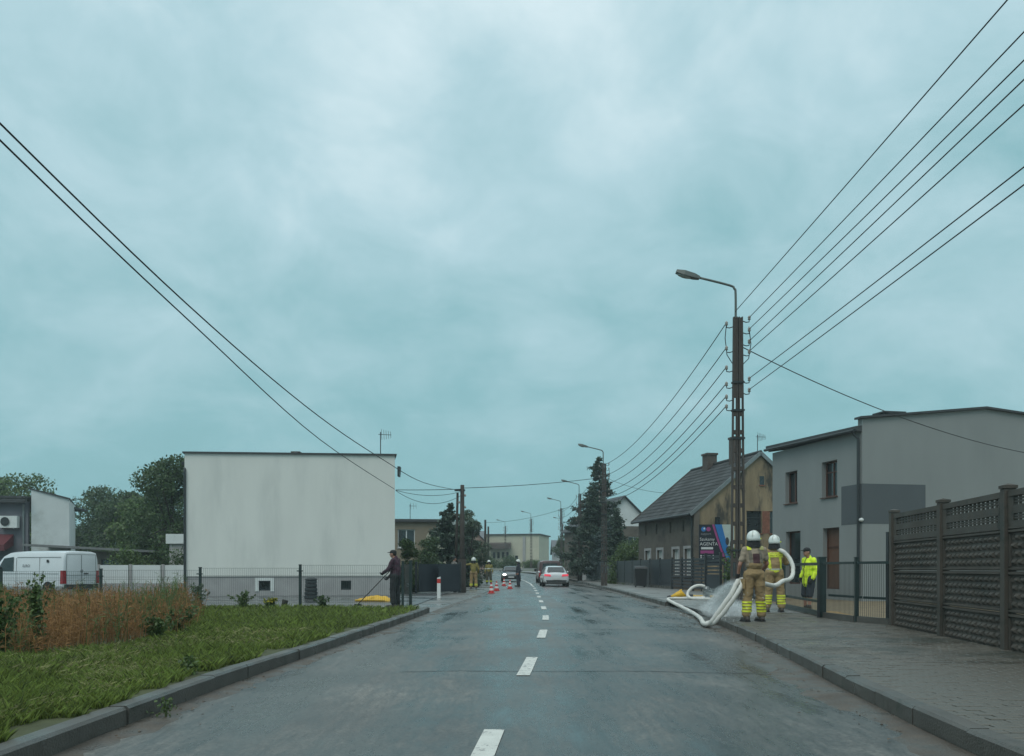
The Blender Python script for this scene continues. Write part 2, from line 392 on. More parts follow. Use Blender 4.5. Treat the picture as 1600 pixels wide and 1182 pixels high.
# tar seams across the carriageway
for ys_, x0, x1, sd in ((10.4, .25, .98, 1), (17.6, .05, .97, 2), (26.5, .03, .6, 3), (31.0, .02, .98, 4), (39.0, .3, .96, 5)):
    v = []; f = []; nn = 60
    for i in range(nn+1):
        yq = ys_+.10*noise.noise((i*.07, sd, 0))+.04*noise.noise((i*.5, sd, 4)); a, b = lx(yq), rx(yq); xq = a+(b-a)*(x0+(x1-x0)*i/nn); w = .012+.012*abs(noise.noise((i*.3, sd, 9)))
        zq = road_z(xq, yq)+.004; v += [(xq, yq-w, zq), (xq, yq+w, zq)]
    for i in range(nn): f.append((2*i, 2*i+2, 2*i+3, 2*i+1))
    raw('tar_seam', v, f, mat('bitumen', (.016, .016, .017), .35, .3, 5, .2, 40), road)
# kerbs: single stones, each a part
def kerb(name, S, side, y0, y1, h=.13, low=None):
    k = bpy.data.objects.new(name, None); COL.objects.link(k); k['kind'] = 'structure'; ORG[k] = Vector((0, 0, 0))
    y = y0
    while y < y1:
        ln = 1.0; ya, yb = y+.006, y+ln-.006; mb = MB(); P = []
        xa, xb = edge_x(S, ya), edge_x(S, yb); zj = random.uniform(-.006, .006); xj = random.uniform(-.008, .008)
        hh = h if not low or not (low[0] < y+.5 < low[1]) else .035
        w = .15; c = .022
        prof = [(0, -.12), (0, hh-c), (c, hh), (w, hh), (w, -.12)]
        for (yy, xx) in ((ya, xa), (yb, xb)):
            for o_, z_ in prof: P.append((xx+xj+side*o_, yy, hz(yy)-.038+z_+zj))
        n = 5; fs = [(i, (i+1) % n, n+(i+1) % n, n+i) for i in range(n)]+[(4, 3, 2, 1, 0), (5, 6, 7, 8, 9)]
        if side < 0: fs = [tuple(reversed(q)) for q in fs]
        mb.add(P, fs); mb.build('kerb_stone', M_kerb, k)
        y += ln
    return k
kerb('kerb_left', LES, -1, -1.0, 25.0, .165)
kerb('kerb_right', RES, 1, -1.0, 78.0, .165, (19.6, 29.0))
def silt(name, S, side, y0, y1, wmin, wmax, seed):
    v = []; f = []; n = int((y1-y0)/.12)
    for i in range(n+1):
        y = y0+(y1-y0)*i/n; x = edge_x(S, y)
        w = wmin+(wmax-wmin)*max(0, noise.noise((seed, y*.8, 0))*.7+noise.noise((seed, y*4, 3))*.35+.45)
        for t in (0, .5, 1): xx = x-side*w*t; v.append((xx, y, road_z(xx, y)+(.022, .014, -.004)[int(t*2)]))
    for i in range(n):
        for k in range(2): f.append((3*i+k, 3*i+k+1, 3*i+k+4, 3*i+k+3))
    o = raw(name, v, f, M_silt, road, smooth=True); return o
silt('gutter_silt', LES, -1, 0, 44, .10, .42, 1.5)
silt('gutter_silt', RES, 1, 0, 52, .14, .55, 8.5)

# right pavement
OUT = [(4.6, -8), (5.6, 4), (5.95, 6.9), (6.59, 11.9), (7.25, 17), (6.93, 19.9), (7.35, 24), (8.1, 30), (8.95, 38.8), (8.1, 50), (7.1, 66), (6.95, 80), (6.4, 95), (4.6, 112), (-1.5, 129)]
OUTS = [Vector(p) for p in OUT]
def ox(y):
    for a, b in zip(OUTS, OUTS[1:]):
        if a.y <= y <= b.y: return a.x+(b.x-a.x)*(y-a.y)/(b.y-a.y)
    return OUTS[-1].x
def pz(y): return hz(y)+.12
pave = grid('pavement_right', lambda y: [rx(y)+.149+(ox(y)+.35-rx(y)-.149)*t for t in (0, .25, .5, .75, 1)], [-8+.5*i for i in range(0, 61)], lambda x, y: pz(y)-.012, M_joint)
grid('pavement_far', lambda y: [rx(y)+.149+(ox(y)+.3-rx(y)-.149)*t for t in (0, .5, 1)], [21.9+.7*i for i in range(0, 140)], lambda x, y: pz(y)+.006, M_pavefar)
# pavers, one by one: rows across the pavement, running bond
pw, pd, gap = .2, .1, .007
allp = []
yy = 3.4; r = 0
while yy < 21.9:
    x = rx(yy)+.155+(-.1 if r % 2 else 0); xe = ox(yy)+.05
    while x < xe:
        x0 = max(x, rx(yy)+.156); x1 = min(x+pw-gap, xe+.06)
        if x1-x0 > .05: allp.append((x0, x1, yy, yy+pd-gap, random.uniform(-.0035, .0035)+.012*noise.noise((x*.5, yy*.5, 2))))
        x += pw
    yy += pd; r += 1
vis = [p for p in allp if p[2] > 5.05 and abs(p[0]) < .585*p[2]]
vis.sort(key=lambda p: -((p[1]-p[0])/(p[2]**3)))
near = set(id(p) for p in vis[:298])
pm = None
def paver_mesh(w, d):
    c = .008; a, b = w/2, d/2
    P = [(-a, -b, -.03), (a, -b, -.03), (a, b, -.03), (-a, b, -.03), (-a, -b, -c*.6), (a, -b, -c*.6), (a, b, -c*.6), (-a, b, -c*.6), (-a+c, -b+c, 0), (a-c, -b+c, 0), (a-c, b-c, 0), (-a+c, b-c, 0)]
    F = [(0, 1, 5, 4), (1, 2, 6, 5), (2, 3, 7, 6), (3, 0, 4, 7), (4, 5, 9, 8), (5, 6, 10, 9), (6, 7, 11, 10), (7, 4, 8, 11), (8, 9, 10, 11)]
    return P, F
cache = {}
rest = MB()
for p in allp:
    w, d = p[1]-p[0], p[3]-p[2]; c_ = ((p[0]+p[1])/2, (p[2]+p[3])/2, pz(p[2])+.004+p[4])
    if id(p) in near:
        key = round(w, 2)
        if key not in cache:
            P, F = paver_mesh(key if abs(key-w) < .004 else w, d); me = bpy.data.meshes.new('paver'); me.from_pydata(P, [], F); me.materials.append(M_pave); cache[key] = me
        o = bpy.data.objects.new('paver', cache[key]); COL.objects.link(o); o.location = c_; o.parent = pave
        o.rotation_euler = (random.uniform(-.006, .006), random.uniform(-.006, .006), random.uniform(-.008, .008))
    else:
        P, F = paver_mesh(w, d); rest.add([(q[0]+c_[0], q[1]+c_[1], q[2]+c_[2]) for q in P], F)
tag(rest.build('paver_field', M_pave, pave), kind='stuff')

M_drive = mat('wet_muddy_drive', (.15, .148, .138), .3, .25, 1.0, .3, 40, rvar=.2, rscale=.6, stretch=(1, .5, 1), col2=(.08, .072, .06), th=(.5, .62, 1.2))
# left verge, drive and yard
FY = 24.2
def vx(y): return lx(y)-.149
def verge_z(x, y): return .105+.05*min(1, (vx(y)-x)/2.5)+.03*noise.noise((x*.4, y*.4, 0))
grid('verge', lambda y: [vx(y)-t for t in (0, .3, .8, 1.6, 3, 5, 8, 12, 18, 28)], [-8+.8*i for i in range(0, 42)], verge_z, M_verge)
grid('yard_left', lambda y: [-40, -25, -15, -9, -6, min(-3.2, lx(y)-.9)], [24.9+.9*i for i in range(0, 24)], lambda x, y: .0, M_yard)
grid('pavement_left', lambda y: [-3.35-(.8 if y < 60 else 0), -2.9, lx(y)-.01], [25.2+.9*i for i in range(0, 62)], lambda x, y: hz(y)-.022, M_drive)
yr = grid('yard_right', lambda y: [ox(y)+.3, 11, 16, 24, 40], [12+1.0*i for i in range(0, 60)], lambda x, y: .0, mat('yard_gravel', (.17, .13, .075), .8, .35, 2, .5, 30))

# ---- blades by numpy
def quads_mesh(name, co, mats, parent=None, midx=None, org=(0, 0, 0), kind=None):
    """co: (n,4,3) array of quads"""
    n = len(co); me = bpy.data.meshes.new(name)
    me.vertices.add(4*n); me.vertices.foreach_set('co', (co-np.array(org)).reshape(-1).astype(np.float32))
    me.loops.add(4*n); me.loops.foreach_set('vertex_index', np.arange(4*n, dtype=np.int32))
    me.polygons.add(n); me.polygons.foreach_set('loop_start', np.arange(0, 4*n, 4, dtype=np.int32)); me.polygons.foreach_set('loop_total', np.full(n, 4, np.int32))
    for m_ in (mats if isinstance(mats, list) else [mats]): me.materials.append(m_)
    if midx is not None: me.polygons.foreach_set('material_index', midx.astype(np.int32))
    me.update(calc_edges=True); me.validate()
    o = bpy.data.objects.new(name, me); COL.objects.link(o)
    if parent is not None: o.parent = parent
    if kind: o['kind'] = kind
    ORG[o] = Vector(org)
    return o
LYS = np.array([p.y for p in LES[:110]]); LXS = np.array([p.x for p in LES[:110]])
def nlx(y): return np.interp(y, LYS, LXS)-.149
def nvz(x, y): return .105+.05*np.minimum(1, (nlx(y)-x)/2.5)-.01
def in_poly(px, py, poly):
    r = np.zeros(len(px), bool); j = len(poly)-1
    for i in range(len(poly)):
        xi, yi = poly[i]; xj, yj = poly[j]
        c = ((yi > py) != (yj > py)) & (px < (xj-xi)*(py-yi)/(yj-yi+1e-9)+xi); r ^= c; j = i
    return r
WEED = [(-12, 9.2), (-6.2, 10.2), (-5.5, 11.0), (-5.25, 12.4), (-5.45, 14.5), (-6.4, 18), (-8.2, 22.8), (-24, 22.8), (-24, 9.2)]
def blades(n, y0, y1, hmin, hmax, wid, spread, mask=None, logy=True, xmax=14):
    y = y0*np.exp(RNG.random(n)*math.log(y1/y0)) if logy else y0+RNG.random(n)*(y1-y0)
    x = nlx(y)-.02-(RNG.random(n)**1.15)*np.minimum(xmax, .66*y+1-3)
    if mask is not None:
        k = mask(x, y); x, y = x[k], y[k]
    n = len(x)
    cl = np.array([noise.noise((a*1.1, b*1.1, 5)) for a, b in zip(x, y)])
    h = (hmin+(hmax-hmin)*RNG.random(n))*(1+.6*cl)
    a = RNG.random(n)*2*PI; la = RNG.random(n)*2*PI; le = spread*h*(.3+RNG.random(n))
    w = wid*(.6+.8*RNG.random(n))*(1+y/14)
    b = np.stack([x, y, nvz(x, y)], 1); d = np.stack([np.cos(a), np.sin(a), 0*a], 1)*w[:, None]/2
    top = b+np.stack([np.cos(la)*le, np.sin(la)*le, h], 1); mid = b+np.stack([np.cos(la)*le*.35, np.sin(la)*le*.35, h*.6], 1)
    return np.stack([b-d, b+d, mid+d*.8, top], 1)
notweed = lambda x, y: ~in_poly(x, y, WEED) & (x < nlx(y)-np.maximum(0, np.array([.10+.35*noise.noise((b*.9, 3, 1))+.2*noise.noise((b*4, 8, 1)) for b in y])))
g1 = np.concatenate([blades(190000, 3.2, 24.3, .04, .13, .0042, .8, notweed), blades(9000, 3.2, 24.3, .10, .18, .0035, .7, lambda x, y: notweed(x, y) & (np.array([noise.noise((a*.9, b*.9, 77)) for a, b in zip(x, y)]) > .05))])
quads_mesh('verge_grass', g1, M_grass, kind='stuff')
tag(bpy.data.objects['verge_grass'], 'short wet green grass on the roadside verge', 'grass')
def cutmask(x, y):
    k = np.array([noise.noise((a*.55, b*.4, 9)) for a, b in zip(x, y)]); return notweed(x, y) & (x < nlx(y)-.25-.5*np.abs(k)) & (k > -.12) & (y < 15)
g2 = blades(42000, 3.2, 15, .05, .11, .006, 2.4, cutmask)
tag(quads_mesh('cut_grass_straw', g2, M_grassy, kind='stuff'), 'pale yellowed cut grass lying on the verge', 'grass')
# dry weeds: bent stalks with seed heads
n = 26000
wy = 9.3*np.exp(RNG.random(n)*math.log(22.8/9.3)); wx = -5-RNG.random(n)*15
wxj = wx+np.array([.55*noise.noise((a*1.3, b*1.3, 31)) for a, b in zip(wx, wy)]); wyj = wy+np.array([.8*noise.noise((a*1.1, b*1.1, 41)) for a, b in zip(wx, wy)])
k = in_poly(wxj, wyj, WEED) & (wx > -.66*wy-3); wx, wy = wx[k], wy[k]; n = len(wx)
cl = np.array([noise.noise((a*.5, b*.5, 15)) for a, b in zip(wx, wy)])
dens_ = cl+RNG.random(n)*.5 > -.12; wx, wy, cl = wx[dens_], wy[dens_], cl[dens_]; n = len(wx)
edge = np.minimum(1, .45+.25*np.maximum(0, wy-9.6)+0*wx)
cl2 = np.array([noise.noise((a*1.6, b*1.6, 25)) for a, b in zip(wx, wy)])
h = (.22+.40*RNG.random(n)**1.3)*(1+.55*cl+.75*cl2)*edge
b = np.stack([wx, wy, nvz(wx, wy)], 1); la = RNG.random(n)*2*PI; le = h*.35*RNG.random(n)
top = b+np.stack([np.cos(la)*le, np.sin(la)*le, h], 1); a = RNG.random(n)*2*PI
d = np.stack([np.cos(a), np.sin(a), 0*a], 1)*.006*(1+wy/16)[:, None]/2
Q = [np.stack([b-d, b+d, top+d*.6, top-d*.6], 1)]
for s in range(10):
    t = (.25+.75*RNG.random(n)**.7)[:, None]; c0 = b+(top-b)*t; u = RNG.normal(size=(n, 3)); u[:, 2] = np.abs(u[:, 2])*.9; u /= np.linalg.norm(u, axis=1)[:, None]
    ln = (.05+.09*RNG.random(n))[:, None]; w = np.cross(u, RNG.normal(size=(n, 3))); w /= np.linalg.norm(w, axis=1)[:, None]; w *= (.0028+.004*RNG.random(n))[:, None]
    Q.append(np.stack([c0, c0+u*ln*.5+w, c0+u*ln, c0+u*ln*.5-w], 1))
mi = np.tile((cl2+.5*cl+.35*RNG.random(n) > .50).astype(np.int32), 11)
tag(quads_mesh('dry_weed_thicket', np.concatenate(Q), [M_dry, M_leafA], midx=mi, kind='stuff'), 'rust brown dried weeds standing on the verge', 'weeds')

# ---- foliage helpers
def leaves_at(c, size, flat=0.0, droop=0.0):
    n = len(c); u = RNG.normal(size=(n, 3)); u[:, 2] = u[:, 2]*(1-flat)-droop; u /= np.linalg.norm(u, axis=1)[:, None]
    w = np.cross(u, RNG.normal(size=(n, 3))); w /= np.linalg.norm(w, axis=1)[:, None]
    s = (size*(.6+.8*RNG.random(n)))[:, None]
    return np.stack([c-u*s*.5, c+w*s*.36, c+u*s*.5, c-w*s*.36], 1)
def clump_points(n, clumps, shell=.55):
    cs = np.array([c[:3] for c in clumps]); rs = np.array([c[3] for c in clumps]); p = rs**2; p = p/p.sum()
    i = RNG.choice(len(cs), n, p=p); d = RNG.normal(size=(n, 3)); d /= np.linalg.norm(d, axis=1)[:, None]
    r = rs[i]*(shell+(1-shell)*RNG.random(n)**.6)*(.85+.3*RNG.random(n)); return cs[i]+d*r[:, None]*np.array([1, 1, .8])
def broadleaf(name, label, loc, h, r, m, n=9000, leaf=.16, trunk=.16, group=None, base=.3, seed=1, nc=34):
    rnd = random.Random(seed); t = thing(name, label, 'tree', loc, 0, group); x, y, z = loc
    clumps = []
    for _ in range(nc):
        a = rnd.random()*2*PI; q = rnd.random(); hh = base+(1-base)*q
        env = r*math.sin(PI*min(1, max(.08, (hh-base+.18)/(1-base+.25))))**.65; rr = env*math.sqrt(rnd.random())*.85
        s = r*rnd.uniform(.2, .36); clumps.append((x+rr*math.cos(a), y+rr*math.sin(a), z+h*hh-s*.7, s))
    mb = MB(); mb.tube([(x, y, z-.1), (x+.05, y, z+h*.25), (x-.05, y+.05, z+h*.55), (x, y, z+h*.85)], [trunk*1.2, trunk*.9, trunk*.5, trunk*.12], 8)
    for c in clumps[::3]:
        zb = z+h*rnd.uniform(.25, .5); mb.tube([(x, y, zb), ((x+c[0])/2, (y+c[1])/2, (zb+c[2])/2+.1), c[:3]], [trunk*.4, trunk*.22, .02], 5)
    mb.build('trunk', M_bark, t, smooth=True)
    quads_mesh('crown', leaves_at(clump_points(n, clumps), leaf), m, t, org=loc)
    return t
def conifer(name, label, loc, h, r, m, n=9000, group=None, base=.08, seed=1, leaf=.16, ragged=.3, tip=.75):
    rnd = random.Random(seed); t = thing(name, label, 'tree', loc, 0, group); x, y, z = loc
    mb = MB(); mb.tube([(x, y, z-.1), (x, y, z+h*.5), (x, y, z+h)], [.02*h, .012*h, .01], 8)
    C = []; levels = int(h/.24); tot = 0; br = []
    for i in range(levels):
        q = base+(1-base)*(i+.5)/levels; L = r*((1-q)/(1-base))**tip*rnd.uniform(1-ragged, 1+ragged*.5)+.08
        for k in range(7 if q < .8 else 5):
            a = rnd.random()*2*PI; l = L*rnd.uniform(.55, 1.15); br.append((q+rnd.uniform(-.6, .6)*(1-base)/levels, a, l)); tot += l
    for q, a, l in br:
        k = max(5, int(n*1.8*l/tot)); s = np.sqrt(RNG.random(k)); zz = z+h*q
        px = x+math.cos(a)*l*s; py = y+math.sin(a)*l*s; pz_ = zz-.28*l*s+.22*l*s**3
        off = RNG.normal(size=(k, 3))*np.array([.10, .10, .07])*(.5+l*.35); off[:, 2] -= np.abs(RNG.normal(size=k))*.06
        C.append(np.stack([px, py, pz_], 1)+off)
        mb.tube([(x, y, zz), (x+math.cos(a)*l*.9, y+math.sin(a)*l*.9, zz-.1*l)], [.02, .006], 4)
    mb.build('trunk', M_bark, t)
    quads_mesh('crown', leaves_at(np.concatenate(C), leaf, .35, .25), m, t, org=loc)
    return t
def shrub(name, label, loc, rxy, h, m, n=2500, leaf=.09, cat='shrub', group=None, seed=1, col=True):
    rnd = random.Random(seed); t = thing(name, label, cat, loc, 0, group); x, y, z = loc; cl_ = []
    for _ in range(34):
        q = rnd.random(); a = rnd.random()*2*PI; rr = rxy*(1-.35*q if col else math.sqrt(max(.05, 1-q*q)))*math.sqrt(rnd.random())*.75
        s = rxy*rnd.uniform(.28, .45); cl_.append((x+rr*math.cos(a), y+rr*math.sin(a), z+max(s*.5, h*q-s*.6), s))
    mb = MB()
    for c in cl_[::5]: mb.tube([(x, y, z-.05), ((x+c[0])/2, (y+c[1])/2, z+(c[2]-z)*.6), c[:3]], [.03, .02, .006], 5)
    mb.build('stem', M_bark, t)
    quads_mesh('foliage', leaves_at(clump_points(int(n*1.5), cl_, .25), leaf*.8), m, t, org=loc)
    return t
# ================================================================== BUILDINGS
def axes(p0, p1):
    u = Vector((p1[0]-p0[0], p1[1]-p0[1], 0)); L = u.length; u.normalize(); return u, Vector((u.y, -u.x, 0)), L
def wall(parent, p0, p1, z0, z1, ops, m, depth=.22, name='wall'):
    u, n, L = axes(p0, p1); P0 = Vector((p0[0], p0[1], 0))
    ss = sorted(set([0, L]+[o[0] for o in ops]+[o[1] for o in ops])); zs = sorted(set([z0, z1]+[o[2] for o in ops]+[o[3] for o in ops]))
    mb = MB(); at = lambda s, z, d=0: P0+u*s-n*d+Vector((0, 0, z))
    for a, b in zip(ss, ss[1:]):
        for c, d in zip(zs, zs[1:]):
            if any(o[0] <= (a+b)/2 <= o[1] and o[2] <= (c+d)/2 <= o[3] for o in ops): continue
            mb.add([at(a, c), at(b, c), at(b, d), at(a, d)], [(0, 1, 2, 3)])
    for a, b, c, d in ops:
        for e_, f_ in (((a, c), (a, d)), ((a, d), (b, d)), ((b, d), (b, c)), ((b, c), (a, c))):
            mb.add([at(*e_), at(*f_), at(*f_, depth), at(*e_, depth)], [(0, 1, 2, 3)])
    # inner skin so that the wall has thickness
    for a, b in zip(ss, ss[1:]):
        for c, d in zip(zs, zs[1:]):
            if any(o[0] <= (a+b)/2 <= o[1] and o[2] <= (c+d)/2 <= o[3] for o in ops): continue
            mb.add([at(a, c, depth), at(a, d, depth), at(b, d, depth), at(b, c, depth)], [(0, 1, 2, 3)])
    return mb.build(name, m, parent)
def window(parent, p0, p1, op, fm, depth=.2, mull=1, trans=False, sill=True, sm=None, name='window', curtain=False, solid=None):
    u, n, L = axes(p0, p1); P0 = Vector((p0[0], p0[1], 0)); at = lambda s, z, d: P0+u*s-n*d+Vector((0, 0, z))
    a, b, c, d = op; g = .004; fw = .065; mb = MB(); dd = depth-.05
    def bar(s0, s1, z0, z1, t=.06, off=0):
        mb.hexa([at(s0, z0, dd-t/2+off), at(s1, z0, dd-t/2+off), at(s1, z0, dd+t/2), at(s0, z0, dd+t/2), at(s0, z1, dd-t/2+off), at(s1, z1, dd-t/2+off), at(s1, z1, dd+t/2), at(s0, z1, dd+t/2)])
    bar(a+g, a+fw, c+g, d-g); bar(b-fw, b-g, c+g, d-g); bar(a+fw, b-fw, d-fw, d-g); bar(a+fw, b-fw, c+g, c+fw)
    for k in range(mull):
        s = a+(b-a)*(k+1)/(mull+1); bar(s-.035, s+.035, c+fw, d-fw, .05, .002)
    if trans: bar(a+fw, b-fw, c+(d-c)*.68, c+(d-c)*.68+.05, .045, .003)
    w = mb.build(name, fm, parent)
    pm_ = MB(); pm_.add([at(a+.01, c+.01, dd+.008), at(b-.01, c+.01, dd+.008), at(b-.01, d-.01, dd+.008), at(a+.01, d-.01, dd+.008)], [(0, 1, 2, 3)])
    pm_.build('pane' if solid is None else 'door_leaf', M_glass if solid is None else solid, w)
    if curtain:
        cm = MB(); k = 14; q = []
        s0, s1 = a+fw+.01, a+fw+(b-a)*.42
        for i in range(k+1):
            s = s0+(s1-s0)*i/k; q += [at(s, c+.05, dd-.012-.004*(i % 2)), at(s, d-.06, dd-.012-.004*(i % 2))]
        cm.add(q, [(2*i, 2*i+2, 2*i+3, 2*i+1) for i in range(k)]); cm.build('curtain', M_curt, w)
    if sill:
        s_ = MB(); s_.hexa([at(a-.05, c-.05, -.07), at(b+.05, c-.05, -.07), at(b+.05, c-.05, depth-.1), at(a-.05, c-.05, depth-.1), at(a-.05, c-.012, -.07), at(b+.05, c-.012, -.07), at(b+.05, c+.006, depth-.1), at(a-.05, c+.006, depth-.1)])
        s_.build('sill', sm or fm, w)
    return w
def roof_slab(mb, pts, t, m=0):     # pts: top outline (3D), vertical thickness t
    n = len(pts); a = [Vector(p) for p in pts]; b = [p-Vector((0, 0, t)) for p in a]
    mb.add(a+b, [tuple(range(n)), tuple(range(2*n-1, n-1, -1))]+[(i, n+i, n+(i+1) % n, (i+1) % n) for i in range(n)], m)
def antenna(loc, h, label, el=5, yaw=0.3, base=None):
    t = thing('tv_antenna', label, 'antenna', loc)
    x, y, z = loc; mb = MB(); mb.tube([(x, y, z-.1), (x, y, z+h)], .022, 6); mb.build('mast', M_dark, t)
    c, s = math.cos(yaw), math.sin(yaw); b_ = MB(); b_.tube([(x-.1*c, y-.1*s, z+h*.9), (x+.5*c, y+.5*s, z+h*.9)], .014, 6)
    for k in range(el):
        q = .05+.42*k/(el-1); w = .26-.025*k; b_.tube([(x+q*c+w*s*.3, y+q*s-w*c*.3, z+h*.9-w), (x+q*c-w*s*.3, y+q*s+w*c*.3, z+h*.9+w)], .010, 5)
    b_.build('boom', M_dark, t); return t

# ---- white gable house on the left
A, B = (-14.4, 39.4), (-5.36, 41.0); u, n_, L = axes(A, B); back = -n_
Cc, Dd = (B[0]+back.x*10, B[1]+back.y*10), (A[0]+back.x*10, A[1]+back.y*10)
wh = thing('white_house', 'flat roofed house with a blank white gable wall and grey plinth', 'house', (A[0], A[1], 0))
zt0, zt1 = 6.28, 6.38
mb = MB(); PA, PB, PC, PD = [Vector((p[0], p[1], 0)) for p in (A, B, Cc, Dd)]
zp = .86
def quad_wall(mb, a, b, za0, zb0, za1, zb1, m=0): mb.add([(a.x, a.y, za0), (b.x, b.y, zb0), (b.x, b.y, zb1), (a.x, a.y, za1)], [(0, 1, 2, 3)], m)
quad_wall(mb, PA, PB, zp, zp, zt0, zt1); quad_wall(mb, PC, PD, zp, zp, zt1, zt0)
for (a, b, za, zb) in ((PB, PC, zt1, zt1), (PD, PA, zt0, zt0)): quad_wall(mb, a, b, zp, zp, za, zb)
mb.build('wall', M_white, wh)
def inset(p, d): c = (PA+PB+PC+PD)/4; q = (p-c); return c+q*(1-d/q.length)
iA, iB, iC, iD = [inset(p, .05) for p in (PA, PB, PC, PD)]
ops = [(3.12, 3.62, .22, .66), (6.72, 7.18, .24, .66)]
wall(wh, (iA.x, iA.y), (iB.x, iB.y), -.1, zp+.05, ops, M_plinth, .2, 'plinth')
m2 = MB()
for a, b in ((iB, iC), (iC, iD), (iD, iA)): quad_wall(m2, a, b, -.1, -.1, zp+.05, zp+.05)
m2.build('plinth', M_plinth, wh)
for k, o in enumerate(ops):
    w_ = window(wh, (iA.x, iA.y), (iB.x, iB.y), o, M_dark, .2, 0, sill=False, name='basement_window')
    if k == 0:
        fr = MB(); at = lambda s, z, d: iA+u*s+n_*d+Vector((0, 0, z)); a, b, c, d = o
        for s0, s1, z0, z1 in ((a-.16, a-.003, c-.03, d+.13), (b+.003, b+.16, c-.03, d+.13), (a-.003, b+.003, d+.003, d+.13)):
            fr.hexa([at(s0, z0, .03), at(s1, z0, .03), at(s1, z0, -.02), at(s0, z0, -.02), at(s0, z1, .03), at(s1, z1, .03), at(s1, z1, -.02), at(s0, z1, -.02)])
        fr.build('surround', M_frame_w, w_)
vt = MB(); c_ = iA+u*5.6+n_*.02+Vector((0, 0, .62)); vt.tube([c_+(-u*.09), c_+(-u*.07)+Vector((0, 0, .09)), c_+Vector((0, 0, .12)), c_+u*.07+Vector((0, 0, .09)), c_+u*.09], .014, 6); vt.build('wall_ring', M_frame_w, wh)
r_ = MB(); o_ = .12
cc = (PA+PB+PC+PD)/4
roof_slab(r_, [tuple(p+(p-cc).normalized()*o_+Vector((0, 0, z))) for p, z in ((PA, zt0+.07), (PB, zt1+.07), (PC, zt1+.07), (PD, zt0+.07))], .07); rf = r_.build('roof', M_roofd, wh)
ch = MB(); q = PA+u*4.6+back*3; ch.box((q.x, q.y, zt0+.25), (.35, .35, .5)); ch.box((q.x, q.y, zt0+.52), (.42, .42, .06)); ch.build('chimney', M_brownr, rf)
dp = MB(); q = PA+n_*.06+u*.02; dp.tube([(q.x, q.y, -.02), (q.x, q.y, 5.5), (q.x-.05, q.y+.2, 5.75)], .055, 8); dp.box((q.x-.1, q.y+.25, 5.85), (.16, .3, .14)); dp.build('downpipe', M_dark, wh, smooth=False)
gt = MB(); q = PB+u*.1; gt.hexa([q+Vector(p) for p in ((0, .1, 5.45), (.08, .1, 5.45), (.08, .6, 5.45), (0, .6, 5.45), (0, .1, 5.9), (.12, .1, 5.9), (.12, .6, 5.9), (0, .6, 5.9))]); gt.build('gutter_end', M_dark, wh)
q = PA+u*8.55+back*.6; antenna((q.x, q.y, zt1), 1.15, 'tv aerial standing on the roof edge of the white house')
q = PA+u*4.63+back*2.2; an = thing('roof_vent', 'small metal vent cowl on top of the white house', 'vent', (q.x, q.y, zt0+.07)); mb = MB(); mb.tube([(q.x, q.y, zt0), (q.x, q.y, zt0+.38)], .05, 8); mb.lathe([(.11, 0), (.02, .1)], (q.x, q.y, zt0+.38), 10); mb.tube([(q.x, q.y, zt0+.4), (q.x+.2, q.y, zt0+.45)], .03, 6); mb.build('cowl', M_dark, an)

# ---- grey house with air conditioner, far left
gA, gB = (-44.0, 58.0), (-31.75, 58.8)
gh = thing('grey_shop_building', 'low grey building with an air conditioner and red awning behind the van', 'building', (gA[0], gA[1], 0))
wall(gh, gA, gB, -.1, 5.6, [(2.0, 4.0, .4, 2.4)], M_grey2 if False else mat('slate_grey_render', (.15, .15, .17), .85, .1, 1, .1, 60), .2)
window(gh, gA, gB, (2.0, 4.0, .4, 2.4), M_frame_w, .2, 1)
r_ = MB(); roof_slab(r_, [(-44.2, 57.6, 5.95), (-31.7, 58.3, 5.95), (-31.7, 67, 5.6), (-44.2, 67, 5.6)], .14); roof_slab(r_, [(-44.2, 57.5, 5.75), (-31.65, 58.2, 5.75), (-31.65, 58.5, 5.75), (-44.2, 57.8, 5.75)], .25); r_.build('roof', M_roofd, gh)
u1, n1_, L1 = axes(gA, gB)
wA, wB = (-31.6, 58.9), (-29.6, 59.9)
mb = MB(); a_, b_ = Vector((*wA, 0)), Vector((*wB, 0)); bk = Vector((-.39, .92, 0))*7
for p, q, z0, z1 in ((a_, b_, 6.45, 5.85), (b_, b_+bk, 5.85, 5.85), (b_+bk, a_+bk, 5.85, 6.45), (a_+bk, a_, 6.45, 6.45)): mb.add([(p.x, p.y, -.1), (q.x, q.y, -.1), (q.x, q.y, z1), (p.x, p.y, z0)], [(0, 1, 2, 3)])
mb.build('annex_wall', M_wall_w, gh)
r_ = MB(); roof_slab(r_, [(a_.x-.1, a_.y-.1, 6.52), (b_.x+.1, b_.y-.1, 5.92), (b_.x+bk.x, b_.y+bk.y, 5.92), (a_.x+bk.x, a_.y+bk.y, 6.52)], .09); r_.build('annex_roof', M_roofd, gh)
mb = MB(); mb.tube([(-32.0, 58.68, .1), (-32.0, 58.68, 5.0), (-31.9, 58.5, 5.4)], .06, 8); mb.build('downpipe', M_steel, gh)
mb = MB(); mb.hexa([(-44, 56.8, 2.35), (-32.6, 57.5, 2.35), (-32.6, 58.6, 2.7), (-44, 57.9, 2.7), (-44, 56.8, 2.75), (-32.6, 57.5, 2.75), (-32.6, 58.62, 3.45), (-44, 57.92, 3.45)]); mb.build('awning', mat('maroon_awning', (.11, .022, .028), .6, .1, 3, .1, 40), gh)
ac = thing('air_conditioner', 'white air conditioner unit hung on the grey building behind the van', 'air conditioner', (-32.9, 58.3, 3.9))
mb = MB(); mb.box((-32.8, 58.45, 4.25), (1.15, .4, .78), .07); mb.build('housing', M_frame_w, ac)
